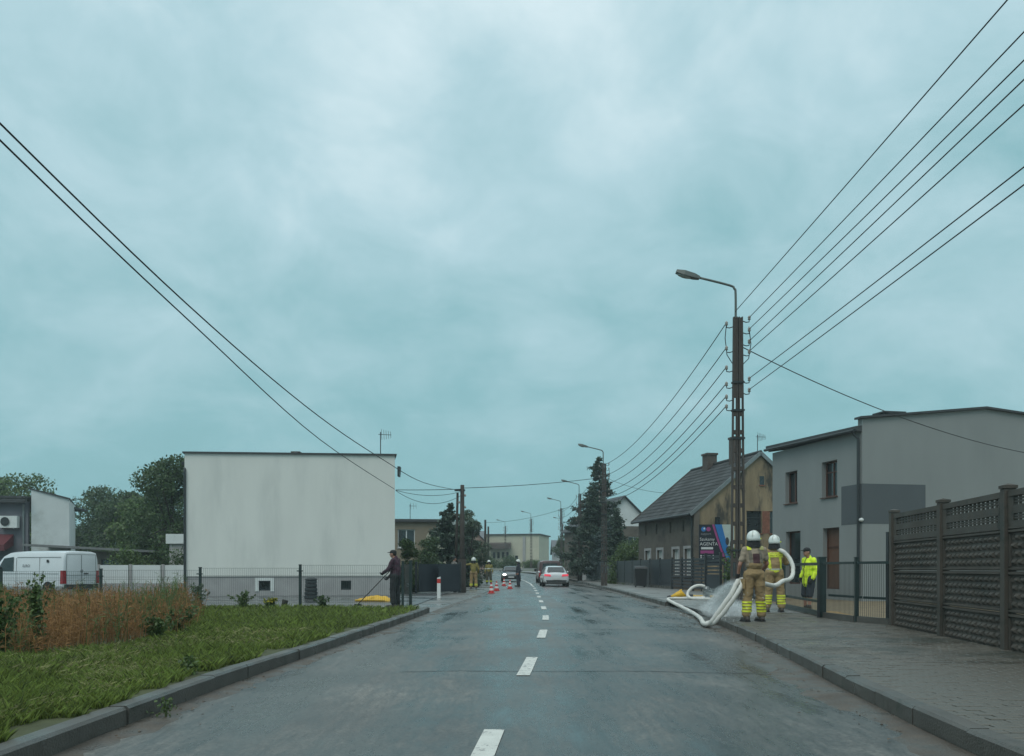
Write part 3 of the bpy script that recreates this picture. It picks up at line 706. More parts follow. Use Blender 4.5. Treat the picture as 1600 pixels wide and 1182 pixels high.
mb = MB(); mb.lathe([(.29, 0), (.29, .02), (.24, .03), (.05, .015)], (-32.95, 58.19, 4.27), 20, axis='y'); f_ = mb.build('fan_grille', M_dark, ac)
for s in (-.4, .4): mb = MB(); mb.box((-32.8+s, 58.45, 3.82), (.06, .5, .06)); mb.build('bracket', M_steel, ac)
# low sheds between
sh = thing('low_shed', 'low dark shed with a flat overhanging roof behind the van', 'shed', (-26, 56, 0))
wall(sh, (-29.5, 56), (-23.2, 57), -.1, 2.3, [(1.0, 2.2, 0, 2.0), (3.6, 5.0, .9, 1.8)], mat('shed_wall', (.13, .115, .10), .9, .2, 2, .2, 40), .2)
window(sh, (-29.5, 56), (-23.2, 57), (1.0, 2.2, 0, 2.0), M_frame_b, .2, 0, sill=False, name='door', solid=M_brownr); window(sh, (-29.5, 56), (-23.2, 57), (3.6, 5.0, .9, 1.8), M_dark, .2, 1)
wall(sh, (-23.2, 57), (-24, 62), -.1, 2.3, [], mat('shed_wall', (.13, .115, .10)), .2)
r_ = MB(); roof_slab(r_, [(-30.2, 55.2, 2.75), (-22.4, 56.2, 2.35), (-23.2, 62.5, 2.35), (-31, 61.5, 2.75)], .14); r_.build('roof', mat('corrugated_grey', (.16, .165, .165), .6, .2, 3, .2, 30), sh)
# concrete panel wall between yard and trees
cw = thing('white_panel_wall', 'low pale concrete panel wall left of the white house', 'wall', (-19.6, 44, 0))
for k in range(4):
    x0 = -20.3+k*1.55; mb = MB(); mb.box((x0+.75, 44.0+.1*k, .93), (1.42, .06, .9)); mb.build('panel', M_wall_w, cw)
    mb = MB(); mb.box((x0+.75, 44.0+.1*k, .24), (1.42, .065, .46)); mb.build('panel', M_plinth, cw)
    mb = MB(); mb.box((x0, 43.97+.1*k, .7), (.12, .12, 1.44)); mb.build('post', M_plinth, cw)
gb = thing('garage', 'small pale garage roof peeking out behind the white house', 'garage', (-17, 52, 0))
mb = MB(); mb.box((-18.0, 53, 1.3), (3.0, 4, 2.6)); mb.build('wall', M_plinth, gb); mb = MB(); mb.box((-18.0, 53, 2.9), (3.3, 4.3, .55)); mb.build('roof', M_wall_w, gb)

# ---- grey house on the right
C0, F0 = (12.9, 33.0), (11.5, 39.55)                 # near corner, far corner of the street facade
uu = Vector((.9779, .2092, 0)); G1 = (C0[0]+uu.x*11, C0[1]+uu.y*11)
gr = thing('grey_house', 'grey rendered two storey house with a dark grey corner band and brown windows', 'house', (C0[0], C0[1], 0))
Lf = (Vector(C0)-Vector(F0)).length
zE = 6.30
wins = [(1.12, 2.10, 3.98, 5.32), (3.98, 5.06, 4.02, 5.42), (1.15, 2.35, .55, 2.78), (4.05, 5.2, .4, 2.80)]
wall(gr, F0, C0, -.1, zE, wins, M_grey, .26)
for k, o in enumerate(wins):
    if k == 3: window(gr, F0, C0, o, M_frame_b, .26, 0, trans=True, sill=False, name='door', solid=mat('brown_door', (.12, .055, .032), .5, .2, 4, .1, 40, stretch=(4, 4, .5)))
    else: window(gr, F0, C0, o, M_frame_b, .26, 1 if k < 2 else 0, trans=k == 1, sill=k < 2)
wall(gr, C0, G1, -.1, 6.35, [], M_grey, .26)
ap = Vector((C0[0], C0[1], 0))+uu*5.2
mb = MB(); mb.add([(C0[0], C0[1], 6.35), (G1[0], G1[1], 6.35), (G1[0], G1[1], 6.75), (ap.x, ap.y, 7.28), (C0[0], C0[1], 6.72)], [(0, 1, 2, 3, 4)]); mb.build('gable', M_grey, gr)
nb = Vector((-.2092, .9779, 0))
P = lambda s, z, b=0.0: Vector((C0[0], C0[1], 0))+uu*s+nb*b+Vector((0, 0, z))
wall(gr, G1, tuple((P(11, 0, Lf))[:2]), -.1, 6.7, [], M_grey, .26)
wall(gr, tuple((P(11, 0, Lf))[:2]), F0, -.1, 6.3, [], M_grey, .26)
# dark band wrapped round the corner (painted field, 4 mm proud)
mb = MB(); e_ = .006
nf = Vector((-.9779, -.2092, 0)); ng = Vector((.2092, -.9779, 0)); uf = Vector((C0[0]-F0[0], C0[1]-F0[1], 0)).normalized()
q0 = Vector((F0[0], F0[1], 0))+uf*5.35+nf*e_; q1 = Vector((C0[0], C0[1], 0))+nf*e_+ng*e_; q2 = P(2.64, 0)+ng*e_
for a, b in ((q0, q1), (q1, q2)): mb.add([a+Vector((0, 0, 2.86)), b+Vector((0, 0, 2.86)), b+Vector((0, 0, 4.34)), a+Vector((0, 0, 4.34))], [(0, 1, 2, 3)])
mb.build('corner_band', M_grey2, gr)
r_ = MB()
roof_slab(r_, [P(-.04, 6.42, .3), P(5.2, 7.2, .3), P(5.2, 7.2, Lf+.3), P(-.04, 6.46, Lf+.3)], .08)
roof_slab(r_, [P(-.14, 6.80, -.12), P(5.2, 7.36, -.12), P(5.2, 7.36, .29), P(-.14, 6.80, .29)], .08)
roof_slab(r_, [P(5.2, 7.36, -.12), P(11.2, 6.8, -.12), P(11.2, 6.8, Lf+.3), P(5.2, 7.36, Lf+.3)], .08); rf = r_.build('roof', M_roofd, gr)
mb = MB(); roof_slab(mb, [P(-.22, 6.46, .02), P(.15, 6.5, .02), P(.15, 6.66, Lf+.2), P(-.22, 6.62, Lf+.2)], .2); mb.build('eave', M_roofd, gr)
mb = MB(); mb.add([P(-.002, 6.29, .27), P(-.002, 6.29, 0), P(-.002, 6.73, 0), P(-.002, 6.73, .27)], [(0, 1, 2, 3)]); mb.build('parapet_return', M_grey, gr)
mb = MB(); mb.tube([P(-.27, 6.30, .1), P(-.27, 6.44, Lf+.2)], .06, 8); mb.build('gutter', M_dark, gr)
mb = MB(); mb.tube([P(-.27, 6.28, .2), P(-.2, 6.15, .18), P(-.09, 6.0, .12), P(-.09, .2, .12)], .055, 8); mb.build('downpipe', M_dark, gr)
mb = MB(); c_ = P(1.95, 6.95, 1.2); mb.box(c_, (.8, .6, .42), .21); mb.box(c_+Vector((0, 0, .24)), (.95, .75, .06), .21); mb.build('chimney', M_roofd, rf)
mb = MB(); c_ = P(.12, 3.0)+nf*.16; mb.ell(c_, (.09, .09, .07)); mb.beam(P(0, 3.05)+nf*.02, c_+Vector((0, 0, .06)), .04, .04); mb.build('security_camera', M_frame_w, gr)

# ---- brown house with tiled roof
b0 = Vector((10.3, 50.0, 0)); d_ = Vector((-.206, .979, 0)); w_ = Vector((.979, .206, 0)); LH, WH, ZE, ZR = 9.4, 7.64, 4.55, 7.73
bh = thing('old_brown_house', 'old brown plastered house with a dark tiled roof and stained gable', 'house', (b0.x, b0.y, 0))
Q = lambda s, b, z: b0+w_*s+d_*b+Vector((0, 0, z))
fac_ops = [(.75, 1.65, .75, 2.35), (2.55, 3.45, .75, 2.35), (5.1, 6.0, .75, 2.35), (7.2, 8.1, .75, 2.35), (1.75, 2.0, 3.35, 4.0), (3.75, 4.0, 3.35, 4.0), (6.0, 6.25, 3.35, 4.0), (7.9, 8.15, 3.35, 4.0)]
pf, pc = tuple(Q(0, LH, 0)[:2]), tuple(Q(0, 0, 0)[:2])
fo = [(LH-o[1], LH-o[0], o[2], o[3]) for o in fac_ops]
wall(bh, pf, pc, -.1, ZE, fo, M_brownr, .2)
for o in fo[:4]:
    ww = window(bh, pf, pc, o, M_frame_w, .2, 1, sill=True, curtain=True)
    u_, n2_, _ = axes(pf, pc); at = lambda s, z, d: Vector((pf[0], pf[1], 0))+u_*s+n2_*d+Vector((0, 0, z)); a, b, c, d = o
    fr = MB()
    for s0, s1, z0, z1 in ((a-.16, a-.003, c, d+.16), (b+.003, b+.16, c, d+.16), (a-.003, b+.003, d+.003, d+.16)):
        fr.hexa([at(s0, z0, .03), at(s1, z0, .03), at(s1, z0, -.02), at(s0, z0, -.02), at(s0, z1, .03), at(s1, z1, .03), at(s1, z1, -.02), at(s0, z1, -.02)])
    fr.build('surround', M_plinth, ww)
for o in fo[4:]: window(bh, pf, pc, o, M_dark, .2, 0, sill=False, name='loft_slit')
g1_ = tuple(Q(WH, 0, 0)[:2])
gops = [(3.02, 3.95, 3.45, 4.52), (4.45, 5.4, 3.45, 4.52)]
wall(bh, pc, g1_, -.1, ZE, [(a, b, c-.25, d-.05) for a, b, c, d in gops], M_tan, .2)
for a, b, c, d in gops: window(bh, pc, g1_, (a, b, c-.25, d-.05), M_dark, .2, 0, trans=True, sm=M_brick)
mb = MB(); q0, q1 = Q(3.97, -.02, 3.2), Q(4.43, -.02, 3.2); mb.add([q0, q1, q1+Vector((0, 0, 1.27)), q0+Vector((0, 0, 1.27))], [(0, 1, 2, 3)]); mb.build('exposed_brickwork', M_brick, bh)
# gable triangle with small openings
mb = MB(); half = WH/2
mb.add([Q(0, 0, ZE), Q(WH, 0, ZE), Q(half, 0, ZR)], [(0, 1, 2)]); mb.build('gable', M_tan, bh)
mb = MB(); mb.add([Q(0, LH, ZE), Q(half, LH, ZR), Q(WH, LH, ZE)], [(0, 1, 2)]); mb.build('gable', M_tan, bh)
for s, z, w, h in ((3.95, 5.95, .28, .5), (1.25, 3.55, .3, .55)):
    mb = MB()
    mb.hexa([Q(s-w/2, -.02, z), Q(s+w/2, -.02, z), Q(s+w/2, .05, z), Q(s-w/2, .05, z), Q(s-w/2, -.02, z+h), Q(s+w/2, -.02, z+h), Q(s+w/2, .05, z+h), Q(s-w/2, .05, z+h)]); lw = mb.build('loft_window', M_glass, bh)
    mb = MB(); mb.beam(Q(s-w/2-.04, -.03, z-.03), Q(s+w/2+.04, -.03, z-.03), .06, .06); mb.build('sill', M_brick, lw)
wall(bh, g1_, tuple(Q(WH, LH, 0)[:2]), -.1, ZE, [], M_tan, .2); wall(bh, tuple(Q(WH, LH, 0)[:2]), pf, -.1, ZE, [], M_tan, .2)
mb = MB(); k = .05
mb.beam(Q(-.02, -.06, 0), Q(-.02, -.06, ZE-.1), .3, .12); mb.build('corner_pilaster', M_brownr, bh)
mb = MB(); mb.tube([Q(-.16, .3, .1), Q(-.16, .3, ZE-.5), Q(-.35, .35, ZE-.2)], .055, 8); mb.build('downpipe', M_dark, bh)
# roof: deck + single courses of tiles
rb = MB(); ov = .38; sl = (ZR-ZE)/half
roof_slab(rb, [Q(-ov, -.12, ZE-ov*sl+.02), Q(half, -.12, ZR+.02), Q(half, LH+.15, ZR+.02), Q(-ov, LH+.15, ZE-ov*sl+.02)], .1); roof_slab(rb, [Q(half, -.12, ZR+.02), Q(WH+ov, -.12, ZE-ov*sl+.02), Q(WH+ov, LH+.15, ZE-ov*sl+.02), Q(half, LH+.15, ZR+.02)], .1)
rf = rb.build('roof', M_roofd, bh)
NCR = 14
for i in range(NCR):
    s0 = -ov-.05+(half+ov)*i/NCR; s1 = s0+(half+ov)/NCR+.07; V_ = []; F_ = []; nseg = 72
    zf = lambda s: ZR-(half-s)*sl
    for j in range(nseg+1):
        bb = -.1+(LH+.23)*j/nseg; wv = .022*(1 if (j % 3) == 0 else 0)
        V_ += [Q(s0, bb, zf(s0)+.035+wv), Q(s0, bb, zf(s0)+.085+wv), Q(s1, bb, zf(s1)+.045+wv)]
    for j in range(nseg):
        a = 3*j; F_ += [(a, a+1, a+4, a+3), (a+1, a+2, a+5, a+4)]
    raw('tile_course', V_, F_, M_tile, rf)
mb = MB(); mb.tube([Q(half, -.14, ZR+.07), Q(half, LH+.17, ZR+.07)], .11, 8); mb.build('ridge_tiles', M_tile, rf)
for e1 in (-.14, LH+.17):
    mb = MB(); mb.beam(Q(-ov-.05, e1, ZE-ov*sl-.02), Q(half, e1, ZR+.03), .05, .2); mb.beam(Q(WH+ov, e1, ZE-ov*sl-.02), Q(half, e1, ZR+.03), .05, .2); mb.build('verge_board', M_steel if e1 < 0 else M_brownr, rf)
for bb, w, h, s in ((6.4, .8, 1.0, -.15), (2.6, .62, 1.5, -.25)):
    mb = MB(); c_ = Q(half+s, bb, ZR+h/2-.4); mb.box(c_, (w*.8, w, h+.3), .2); mb.box(c_+Vector((0, 0, h/2+.13)), (w*.95, w*1.15, .12), .2); mb.build('chimney', mat('chimney_brick', (.085, .07, .06), .9, .3, 6, .4, 25), rf)
mb = MB(); mb.tube([Q(-ov-.08, -.1, ZE-ov*sl+.0), Q(-ov-.08, LH+.1, ZE-ov*sl-.02)], .07, 8); mb.build('gutter', M_dark, bh)
q = Q(half+.02, .3, ZR); antenna(tuple(q), 1.1, 'tv aerial above the gable of the brown house', 6, 0.2)

# ---- simple further houses
def block(name, label, p0, p1, depth, h, m, ops, fm=M_frame_w, roof='flat', rh=1.8, rm=M_roofd, cat='house', mull=1, over=.3):
    u, n, L = axes(p0, p1); z0 = hz(p0[1]); bk = -n*depth
    t = thing(name, label, cat, (p0[0], p0[1], z0)); a, b = Vector((*p0, z0)), Vector((*p1, z0))
    ops = [(o[0], o[1], o[2]+z0, o[3]+z0) for o in ops]
    wall(t, p0, p1, z0-.2, z0+h, ops, m, .2)
    for o in ops: window(t, p0, p1, o, fm, .2, mull, sill=True)
    c, d = b+bk, a+bk
    for p, q in ((b, c), (c, d), (d, a)): wall(t, tuple(p[:2]), tuple(q[:2]), z0-.2, z0+h, [], m, .2)
    mb = MB(); Z = Vector((0, 0, h)); ou, on = u*over, n*over
    if roof == 'flat': roof_slab(mb, [a-ou+on+Z+V(0, 0, .22), b+ou+on+Z+V(0, 0, .22), c+ou-on+Z+V(0, 0, .1), d-ou-on+Z+V(0, 0, .1)], .2)
    elif roof == 'gable_x':        # ridge parallel to the front
        R1, R2 = (a+d)/2-ou+Z+V(0, 0, rh), (b+c)/2+ou+Z+V(0, 0, rh)
        roof_slab(mb, [a-ou+on*1.3+Z-V(0, 0, .15), b+ou+on*1.3+Z-V(0, 0, .15), R2, R1], .12); roof_slab(mb, [c+ou-on*1.3+Z-V(0, 0, .15), d-ou-on*1.3+Z-V(0, 0, .15), R1, R2], .12)
        g = MB(); g.add([b+Z, c+Z, (b+c)/2+Z+V(0, 0, rh-.1)], [(0, 1, 2)]); g.build('gable', m, t); g = MB(); g.add([d+Z, a+Z, (a+d)/2+Z+V(0, 0, rh-.1)], [(0, 1, 2)]); g.build('gable', m, t)
    else:                           # gable faces us
        R1, R2 = (a+b)/2+on+Z+V(0, 0, rh), (c+d)/2-on+Z+V(0, 0, rh); k = over*rh/(L/2)
        roof_slab(mb, [R1, R2, d-ou-on+Z-V(0, 0, k), a-ou+on+Z-V(0, 0, k)], .14); roof_slab(mb, [R2, R1, b+ou+on+Z-V(0, 0, k), c+ou-on+Z-V(0, 0, k)], .14)
        g = MB(); g.add([a+Z, b+Z, (a+b)/2+Z+V(0, 0, rh-.05)], [(0, 1, 2)]); g.build('gable', m if roof == 'gable' else M_wall_w, t); g = MB(); g.add([c+Z, d+Z, (c+d)/2+Z+V(0, 0, rh-.05)], [(0, 1, 2)]); g.build('gable', m if roof == 'gable' else M_wall_w, t)
    mb.build('roof', rm, t)
    return t
M_oliv = mat('olive_brown_render', (.21, .175, .125), .85, .1, 1, .1, 50)
bk_ = block('brown_flat_house', 'brown flat roofed house right behind the white gable house', (-12.5, 67.6), (-5.75, 68.4), 9, 4.75, M_oliv, [(3.85, 5.15, 2.8, 4.2), (.8, 2.0, 2.8, 4.2)], cat='house')
mb = MB(); mb.tube([(-5.75, 68.2, .1), (-5.75, 68.2, 4.3), (-5.6, 68.0, 4.6)], .06, 8); mb.build('downpipe', M_dark, bk_)
antenna((-7.9, 69.5, 4.9), 1.3, 'thin aerial mast on the brown flat roofed house', 3)
sd_ = thing('satellite_dish', 'pale satellite dish fixed beside the brown flat roofed house', 'satellite dish', (-5.95, 67.4, 3.0))
mb = MB(); mb.lathe([(.02, .12), (.25, .09), (.42, .02), (.45, 0), (.42, .03), (.2, .11)], (-6.0, 67.35, 3.55), 18, axis='y'); mb.build('dish', mat('dish_cream', (.55, .5, .4), .5, .1, 3, 0), sd_)
mb = MB(); mb.tube([(-6.0, 67.45, 3.5), (-5.85, 68.2, 3.3)], .03, 6); mb.build('arm', M_steel, sd_)
block('green_roofed_house', 'pale house with a grey green roof between spruce and brown house', (-9.6, 92), (-4.3, 92.6), 8, 4.2, M_cream, [(1, 2, 1, 2.2)], roof='gable_x', rh=2.0, rm=mat('green_grey_roof', (.12, .15, .14), .6, .2, 2, .1, 30))
block('pink_house', 'small pinkish house half hidden by the left hand poles', (-6.2, 118), (-3.4, 118.5), 6, 4.0, mat('pink_render', (.32, .22, .18), .85, .1, 1, .1, 40), [(.8, 1.7, 1.0, 2.2)], roof='gable', rh=1.5)
cb_ = block('cream_long_building', 'long cream two storey building closing the street at the bend', (-6.6, 172), (5.1, 169), 9, 6.3, M_cream, [(3.0, 3.55, 1.9, 3.1), (3.85, 4.4, 1.9, 3.1), (4.75, 5.3, 1.9, 3.1), (5.6, 6.15, 1.9, 3.1), (7.4, 8.0, .2, 2.4)], roof='flat', mull=0, fm=M_dark, cat='building')
mb = MB(); mb.hexa([(-4.3, 169.4, 5.0), (-.3, 168.4, 5.0), (-.2, 170.3, 5.0), (-4.2, 171.3, 5.0), (-4.3, 169.4, 5.9), (-.3, 168.4, 5.9), (-.2, 170.3, 6.2), (-4.2, 171.3, 6.2)]); mb.build('canopy', mat('canopy_brown', (.085, .062, .052), .7, .2, 2, 0), cb_)
mb = MB(); mb.box((2.3, 169.6, 4.3), (.5, .3, 6.0), -.24); mb.build('downpipe_recess', M_plinth, cb_)
block('grey_wing_building', 'pale grey house with a slate roof left of the cream building', (-10.4, 166), (-5.6, 166), 10, 5.0, M_pgrey, [(1.6, 3.4, .6, 3.4)], roof='gable_x', rh=2.1, rm=mat('slate_roof', (.12, .13, .14), .6, .15, 2, .1, 30), mull=0)
block('white_gable_house', 'house with a white boarded gable behind the right hand spruce trees', (7.6, 84), (13.6, 85.5), 9, 5.2, M_brownr, [(3.5, 4.7, 2.8, 4.2)], roof='gable_w', rh=2.9, rm=M_roofd)
block('grey_roof_cottage', 'small far cottage with a grey roof at the right of the bend', (7.0, 150), (13.0, 150), 7, 2.6, M_pgrey, [(1.0, 2.0, .9, 2.0)], roof='gable_x', rh=2.2, rm=mat('slate_roof', (.12, .13, .14)))
# ================================================================== FENCES, POLES, WIRES
def mesh_panel(parent, a, b, z0, z1, sp=.05, rails=(0, .2, .8, 1), w=.005, rail=.006, name='mesh_panel', m=None):
    a, b = Vector((*a, 0)), Vector((*b, 0)); L = (b-a).length; u = (b-a)/L; n = Vector((u.y, -u.x, 0)); mb = MB()
    k = int(L/sp)
    for i in range(k+1):
        p = a+u*(L*i/k); mb.add([p-u*w/2+V(0, 0, z0), p+u*w/2+V(0, 0, z0), p+n*w+V(0, 0, z0), p-u*w/2+V(0, 0, z1), p+u*w/2+V(0, 0, z1), p+n*w+V(0, 0, z1)], [(0, 1, 4, 3), (1, 2, 5, 4), (2, 0, 3, 5)])
    for r_ in rails:
        z = z0+(z1-z0)*r_
        for dz in ((0,) if r_ in (0, 1) else (-.03, .03)): mb.beam(a+V(0, 0, z+dz)+n*.006, b+V(0, 0, z+dz)+n*.006, rail, rail)
    return mb.build(name, m or M_green, parent)
def post(parent, p, z0, z1, s=.06, d=None, cap=True, m=None, name='post'):
    mb = MB(); mb.box((p[0], p[1], (z0+z1)/2), (s, d or s, z1-z0))
    if cap: mb.box((p[0], p[1], z1+.006), (s+.014, (d or s)+.014, .022))
    return mb.build(name, m or M_green, parent)
lf = thing('wire_mesh_fence', 'dark green wire mesh fence along the verge in front of the white house', 'fence', (-8.4, FY, 0))
px_ = [-2.95, -5.72, -8.42, -11.1, -13.8, -16.5, -19.2]
ztop = [1.36, 1.27, 1.2, 1.16, 1.14, 1.12, 1.1]
for i, x in enumerate(px_):
    post(lf, (x, FY), -.05, ztop[i]+.03, .06)
    if i:
        mesh_panel(lf, (px_[i]+.04, FY), (px_[i-1]-.04, FY), .08, (ztop[i]+ztop[i-1])/2-.02, w=.005)
for x, z in ((-5.72, 1.14), (-8.42, 1.06), (-11.1, 1.0)):
    mb = MB(); mb.box((x, FY-.045, z), (.17, .02, .03)); mb.build('clamp', M_green, lf)

# right: steel mesh fence and gate
rf_ = thing('mesh_fence_right', 'low dark mesh fence between the gate post and the concrete fence', 'fence', (6.9, 18.5, .08))
post(rf_, (6.96, 18.1), .02, 1.42, .07); post(rf_, (7.27, 17.12), .02, 1.48, .06)
for (a, b) in (((6.87, 19.72), (6.955, 18.17)), ((6.97, 18.03), (7.25, 17.17))):
    mesh_panel(rf_, a, b, .22, 1.32, .06, (0, 1), .006, .05)
    mb = MB(); mb.beam((a[0], a[1], .13), (b[0], b[1], .13), .08, .22); mb.build('base_plinth', M_kerb, rf_)
    mb = MB(); mb.beam((a[0]+.12, a[1], .62), (b[0]+.12, b[1], .62), .06, .05); mb.build('rail', M_green, rf_)
gp = thing('gate_post', 'tall dark square steel gate post in front of the yellow jacket man', 'gate post', (6.86, 19.85, .08))
mb = MB(); mb.box((6.86, 19.85, .74), (.15, .15, 1.4)); mb.box((6.86, 19.85, 1.45), (.17, .17, .03)); mb.build('post', M_green, gp)
mb = MB(); mb.box((6.75, 19.74, .62), (.05, .05, 1.08)); mb.build('stop_bar', M_dark, gp)
gt_ = thing('mesh_gate', 'dark steel mesh gate at the yard of the grey house', 'gate', (7.2, 23.9, 0))
a, b = (6.92, 20.1), (7.42, 24.6)
mesh_panel(gt_, a, b, .2, 1.3, .16, (0, 1), .005, .05)
mb = MB(); mb.beam((a[0], a[1], 1.32), (b[0], b[1], 1.32), .04, .045); mb.build('top_rail', M_green, gt_)
mb = MB(); mb.beam((a[0], a[1], .2), (b[0], b[1], .2), .08, .1); mb.build('bottom_rail', M_green, gt_)
mb = MB(); mb.beam((a[0]+.1, a[1], .45), (b[0]+.1, b[1], .45), .06, .06); mb.build('sliding_rail', M_green, gt_)
post(gt_, (7.46, 24.7), .0, 1.46, .12)
bd = thing('border_bed', 'strip of sandy gravel bed at the foot of the mesh gate', 'bed', (8, 21, 0))
mb = MB(); nseg = 14
for i in range(nseg):
    y = 17.5+i*.55; mb.add([(ox(y)+.35, y, .012), (ox(y)+1.5+.3*noise.noise((0, y, 1)), y, .012), (ox(y+.55)+1.5+.3*noise.noise((0, y+.55, 1)), y+.55, .012), (ox(y+.55)+.35, y+.55, .012)], [(0, 1, 2, 3)])
mb.build('gravel', mat('sandy_gravel', (.30, .19, .075), .9, .35, 8, .6, 30), bd)

# concrete slab fence with relief
cf = thing('concrete_panel_fence', 'tall dark concrete fence with brick relief slabs and openwork top', 'fence', (6.9, 14.4, .08))
CP = [(7.25, 17.0), (6.93, 14.4), (6.59, 11.9), (6.27, 9.4), (5.95, 6.9)]
zb = .06
for i, p in enumerate(CP):
    yaw = math.atan2(-.32, 2.5); mb = MB(); mb.box((p[0], p[1], 1.14), (.15, .14, 2.24), -.13); mb.box((p[0], p[1], 2.285), (.18, .17, .04), -.13)
    mb.add([(p[0]-.08, p[1]-.08, 2.306), (p[0]+.08, p[1]-.08, 2.306), (p[0]+.08, p[1]+.08, 2.306), (p[0]-.08, p[1]+.08, 2.306), (p[0], p[1], 2.335)], [(0, 1, 4), (1, 2, 4), (2, 3, 4), (3, 0, 4)]); mb.build('post', M_conc, cf)
def relief(a, b, z0, z1, seed):
    rnd = random.Random(seed); a, b = Vector((*a, 0)), Vector((*b, 0)); u = (b-a); L = u.length; u /= L; n = Vector((u.y, -u.x, 0))   # n towards the road
    if n.x > 0: n = -n
    mb = MB(); at = lambda s, z, d: a+u*s+n*d+V(0, 0, z)
    def bx(s0, s1, za, zb_, d0, d1, tp=0.0): mb.hexa([at(s0, za, d0), at(s1, za, d0), at(s1-tp, za+tp, d1), at(s0+tp, za+tp, d1), at(s0, zb_, d0), at(s1, zb_, d0), at(s1-tp, zb_-tp, d1), at(s0+tp, zb_-tp, d1)])
    bx(0, L, z0+.004, z1-.004, -.03, .0)
    bx(0, L, z1-.055, z1-.006, .0, .04, .012); bx(0, L, z0+.006, z0+.05, .0, .035, .012); bx(.0, .05, z0+.055, z1-.06, 0, .03, .008); bx(L-.05, L, z0+.055, z1-.06, 0, .03, .008)
    rows, cols = 4, 12; hz_ = (z1-z0-.125)/rows; wz = (L-.12)/cols
    for r in range(rows):
        for c in range(cols+(r % 2)):
            s0 = .06+(c-(.5 if r % 2 else 0))*wz; s1 = s0+wz; s0, s1 = max(.06, s0)+.014, min(L-.06, s1)-.014
            if s1-s0 < .05: continue
            za = z0+.062+r*hz_; bx(s0, s1, za+.010, za+hz_-.010, .0, .034+rnd.uniform(-.008, .012), .036)
    return mb.build('relief_slab', M_conc, cf)
def openwork(a, b, z0, z1):
    a, b = Vector((*a, 0)), Vector((*b, 0)); u = (b-a); L = u.length; u /= L; mb = MB(); at = lambda s, z: a+u*s+V(0, 0, z)
    def br(s0, za, s1, zb_, w=.05, h=.05): mb.beam(at(s0, za), at(s1, zb_), w, h)
    br(0, z1-.04, L, z1-.04, .08, .08); br(0, z0+.05, L, z0+.05, .07, .1)
    mb.beam(at(.07, z0+.1), at(.07, z1-.08), .06, .14); mb.beam(at(L-.07, z0+.1), at(L-.07, z1-.08), .06, .14)
    zm = (z0+z1)/2; br(.14, zm, L-.14, zm, .05, .11)
    k = 13
    for i in range(1, k):
        s = .14+(L-.28)*i/k; mb.beam(at(s, z0+.1), at(s, zm-.055), .028, .032); mb.beam(at(s, zm+.055), at(s, z1-.08), .028, .032)
    for f_ in (.36, .70):
        for za, zc in ((z0+.1, zm-.055), (zm+.055, z1-.08)): z = za+(zc-za)*f_; br(.14, z, L-.14, z, .024, .022)
    return mb.build('openwork_slab', M_conc, cf)
for i in range(len(CP)-1):
    a, b = Vector(CP[i]), Vector(CP[i+1]); d = (b-a).normalized()*.075; a2, b2 = tuple(a+d), tuple(b-d)
    for r in range(3): relief(a2, b2, zb+r*.555, zb+(r+1)*.555, i*5+r)
    openwork(a2, b2, zb+3*.555, 2.23)
mb = MB(); mb.box((7.28, 17.28, .96), (.1, .1, 1.9)); mb.build('end_post', M_dark, cf)

# dark street fence of the brown house
sf = thing('dark_street_fence', 'dark anthracite sheet fence along the right pavement towards the spruces', 'fence', (7.6, 62, 0))
line = lambda y: ox(y)+.12
y = 47.2; k = 0
while y < 82:
    a, b = (line(y), y), (line(y+2.6), y+2.6); mb = MB(); mb.beam((a[0], a[1]+.05, 1.0), (b[0], b[1]-.05, 1.0), .04, 1.45); p_ = mb.build('sheet_panel', M_anth, sf)
    for z in (.5, 1.0, 1.5):
        mb = MB(); mb.beam((a[0]-.03, a[1]+.05, z), (b[0]-.03, b[1]-.05, z), .02, .035); mb.build('rib', M_anth, p_)
    post(sf, a, .0, 1.78, .09, m=M_dark); mb = MB(); mb.beam((a[0], a[1], .17), (b[0], b[1], .17), .14, .2); mb.build('base_plinth', M_kerb, sf)
    y += 2.6
sl_ = thing('slatted_fence', 'dark horizontal slat fence just behind the yellow ejector', 'fence', (8.6, 43, 0))
for (ya, yb) in ((41.2, 43.2), (43.2, 45.2), (45.2, 47.1)):
    a, b = (line(ya), ya), (line(yb), yb); post(sl_, a, 0, 1.75, .09, m=M_dark)
    for k in range(9):
        mb = MB(); mb.beam((a[0], a[1]+.05, .32+k*.165), (b[0], b[1]-.05, .32+k*.165), .03, .105); mb.build('slat', M_anth, sl_)
gt2 = thing('slatted_gate', 'narrow dark gate with pale gaps between slats below the advertising board', 'gate', (9.0, 39.5, 0))
a, b = (line(41.1), 41.1), (line(38.9), 38.9)
for p in (a, b): post(gt2, p, 0, 1.9, .12, m=M_dark)
for k in range(5):
    mb = MB(); mb.beam((a[0]+.02, a[1]-.07, 1.05+k*.17), (b[0]-.02, b[1]+.07, 1.05+k*.17), .03, .105); mb.build('slat', M_anth, gt2)
mb = MB(); mb.beam((a[0], a[1]-.07, .52), (b[0], b[1]+.07, .52), .04, .86); mb.build('sheet_panel', M_anth, gt2)
sf2 = thing('dark_corner_fence', 'dark sheet fence behind the firefighters beside the lattice pole', 'fence', (8.6, 33, 0))
y = 26.6
while y < 38.6:
    yb = min(y+2.4, 38.7); a, b = (line(y)+.1, y), (line(yb)+.1, yb); mb = MB(); mb.beam((a[0], a[1]+.05, .85), (b[0], b[1]-.05, .85), .04, 1.3); mb.build('sheet_panel', M_anth, sf2); post(sf2, a, 0, 1.6, .08, m=M_dark); y += 2.4
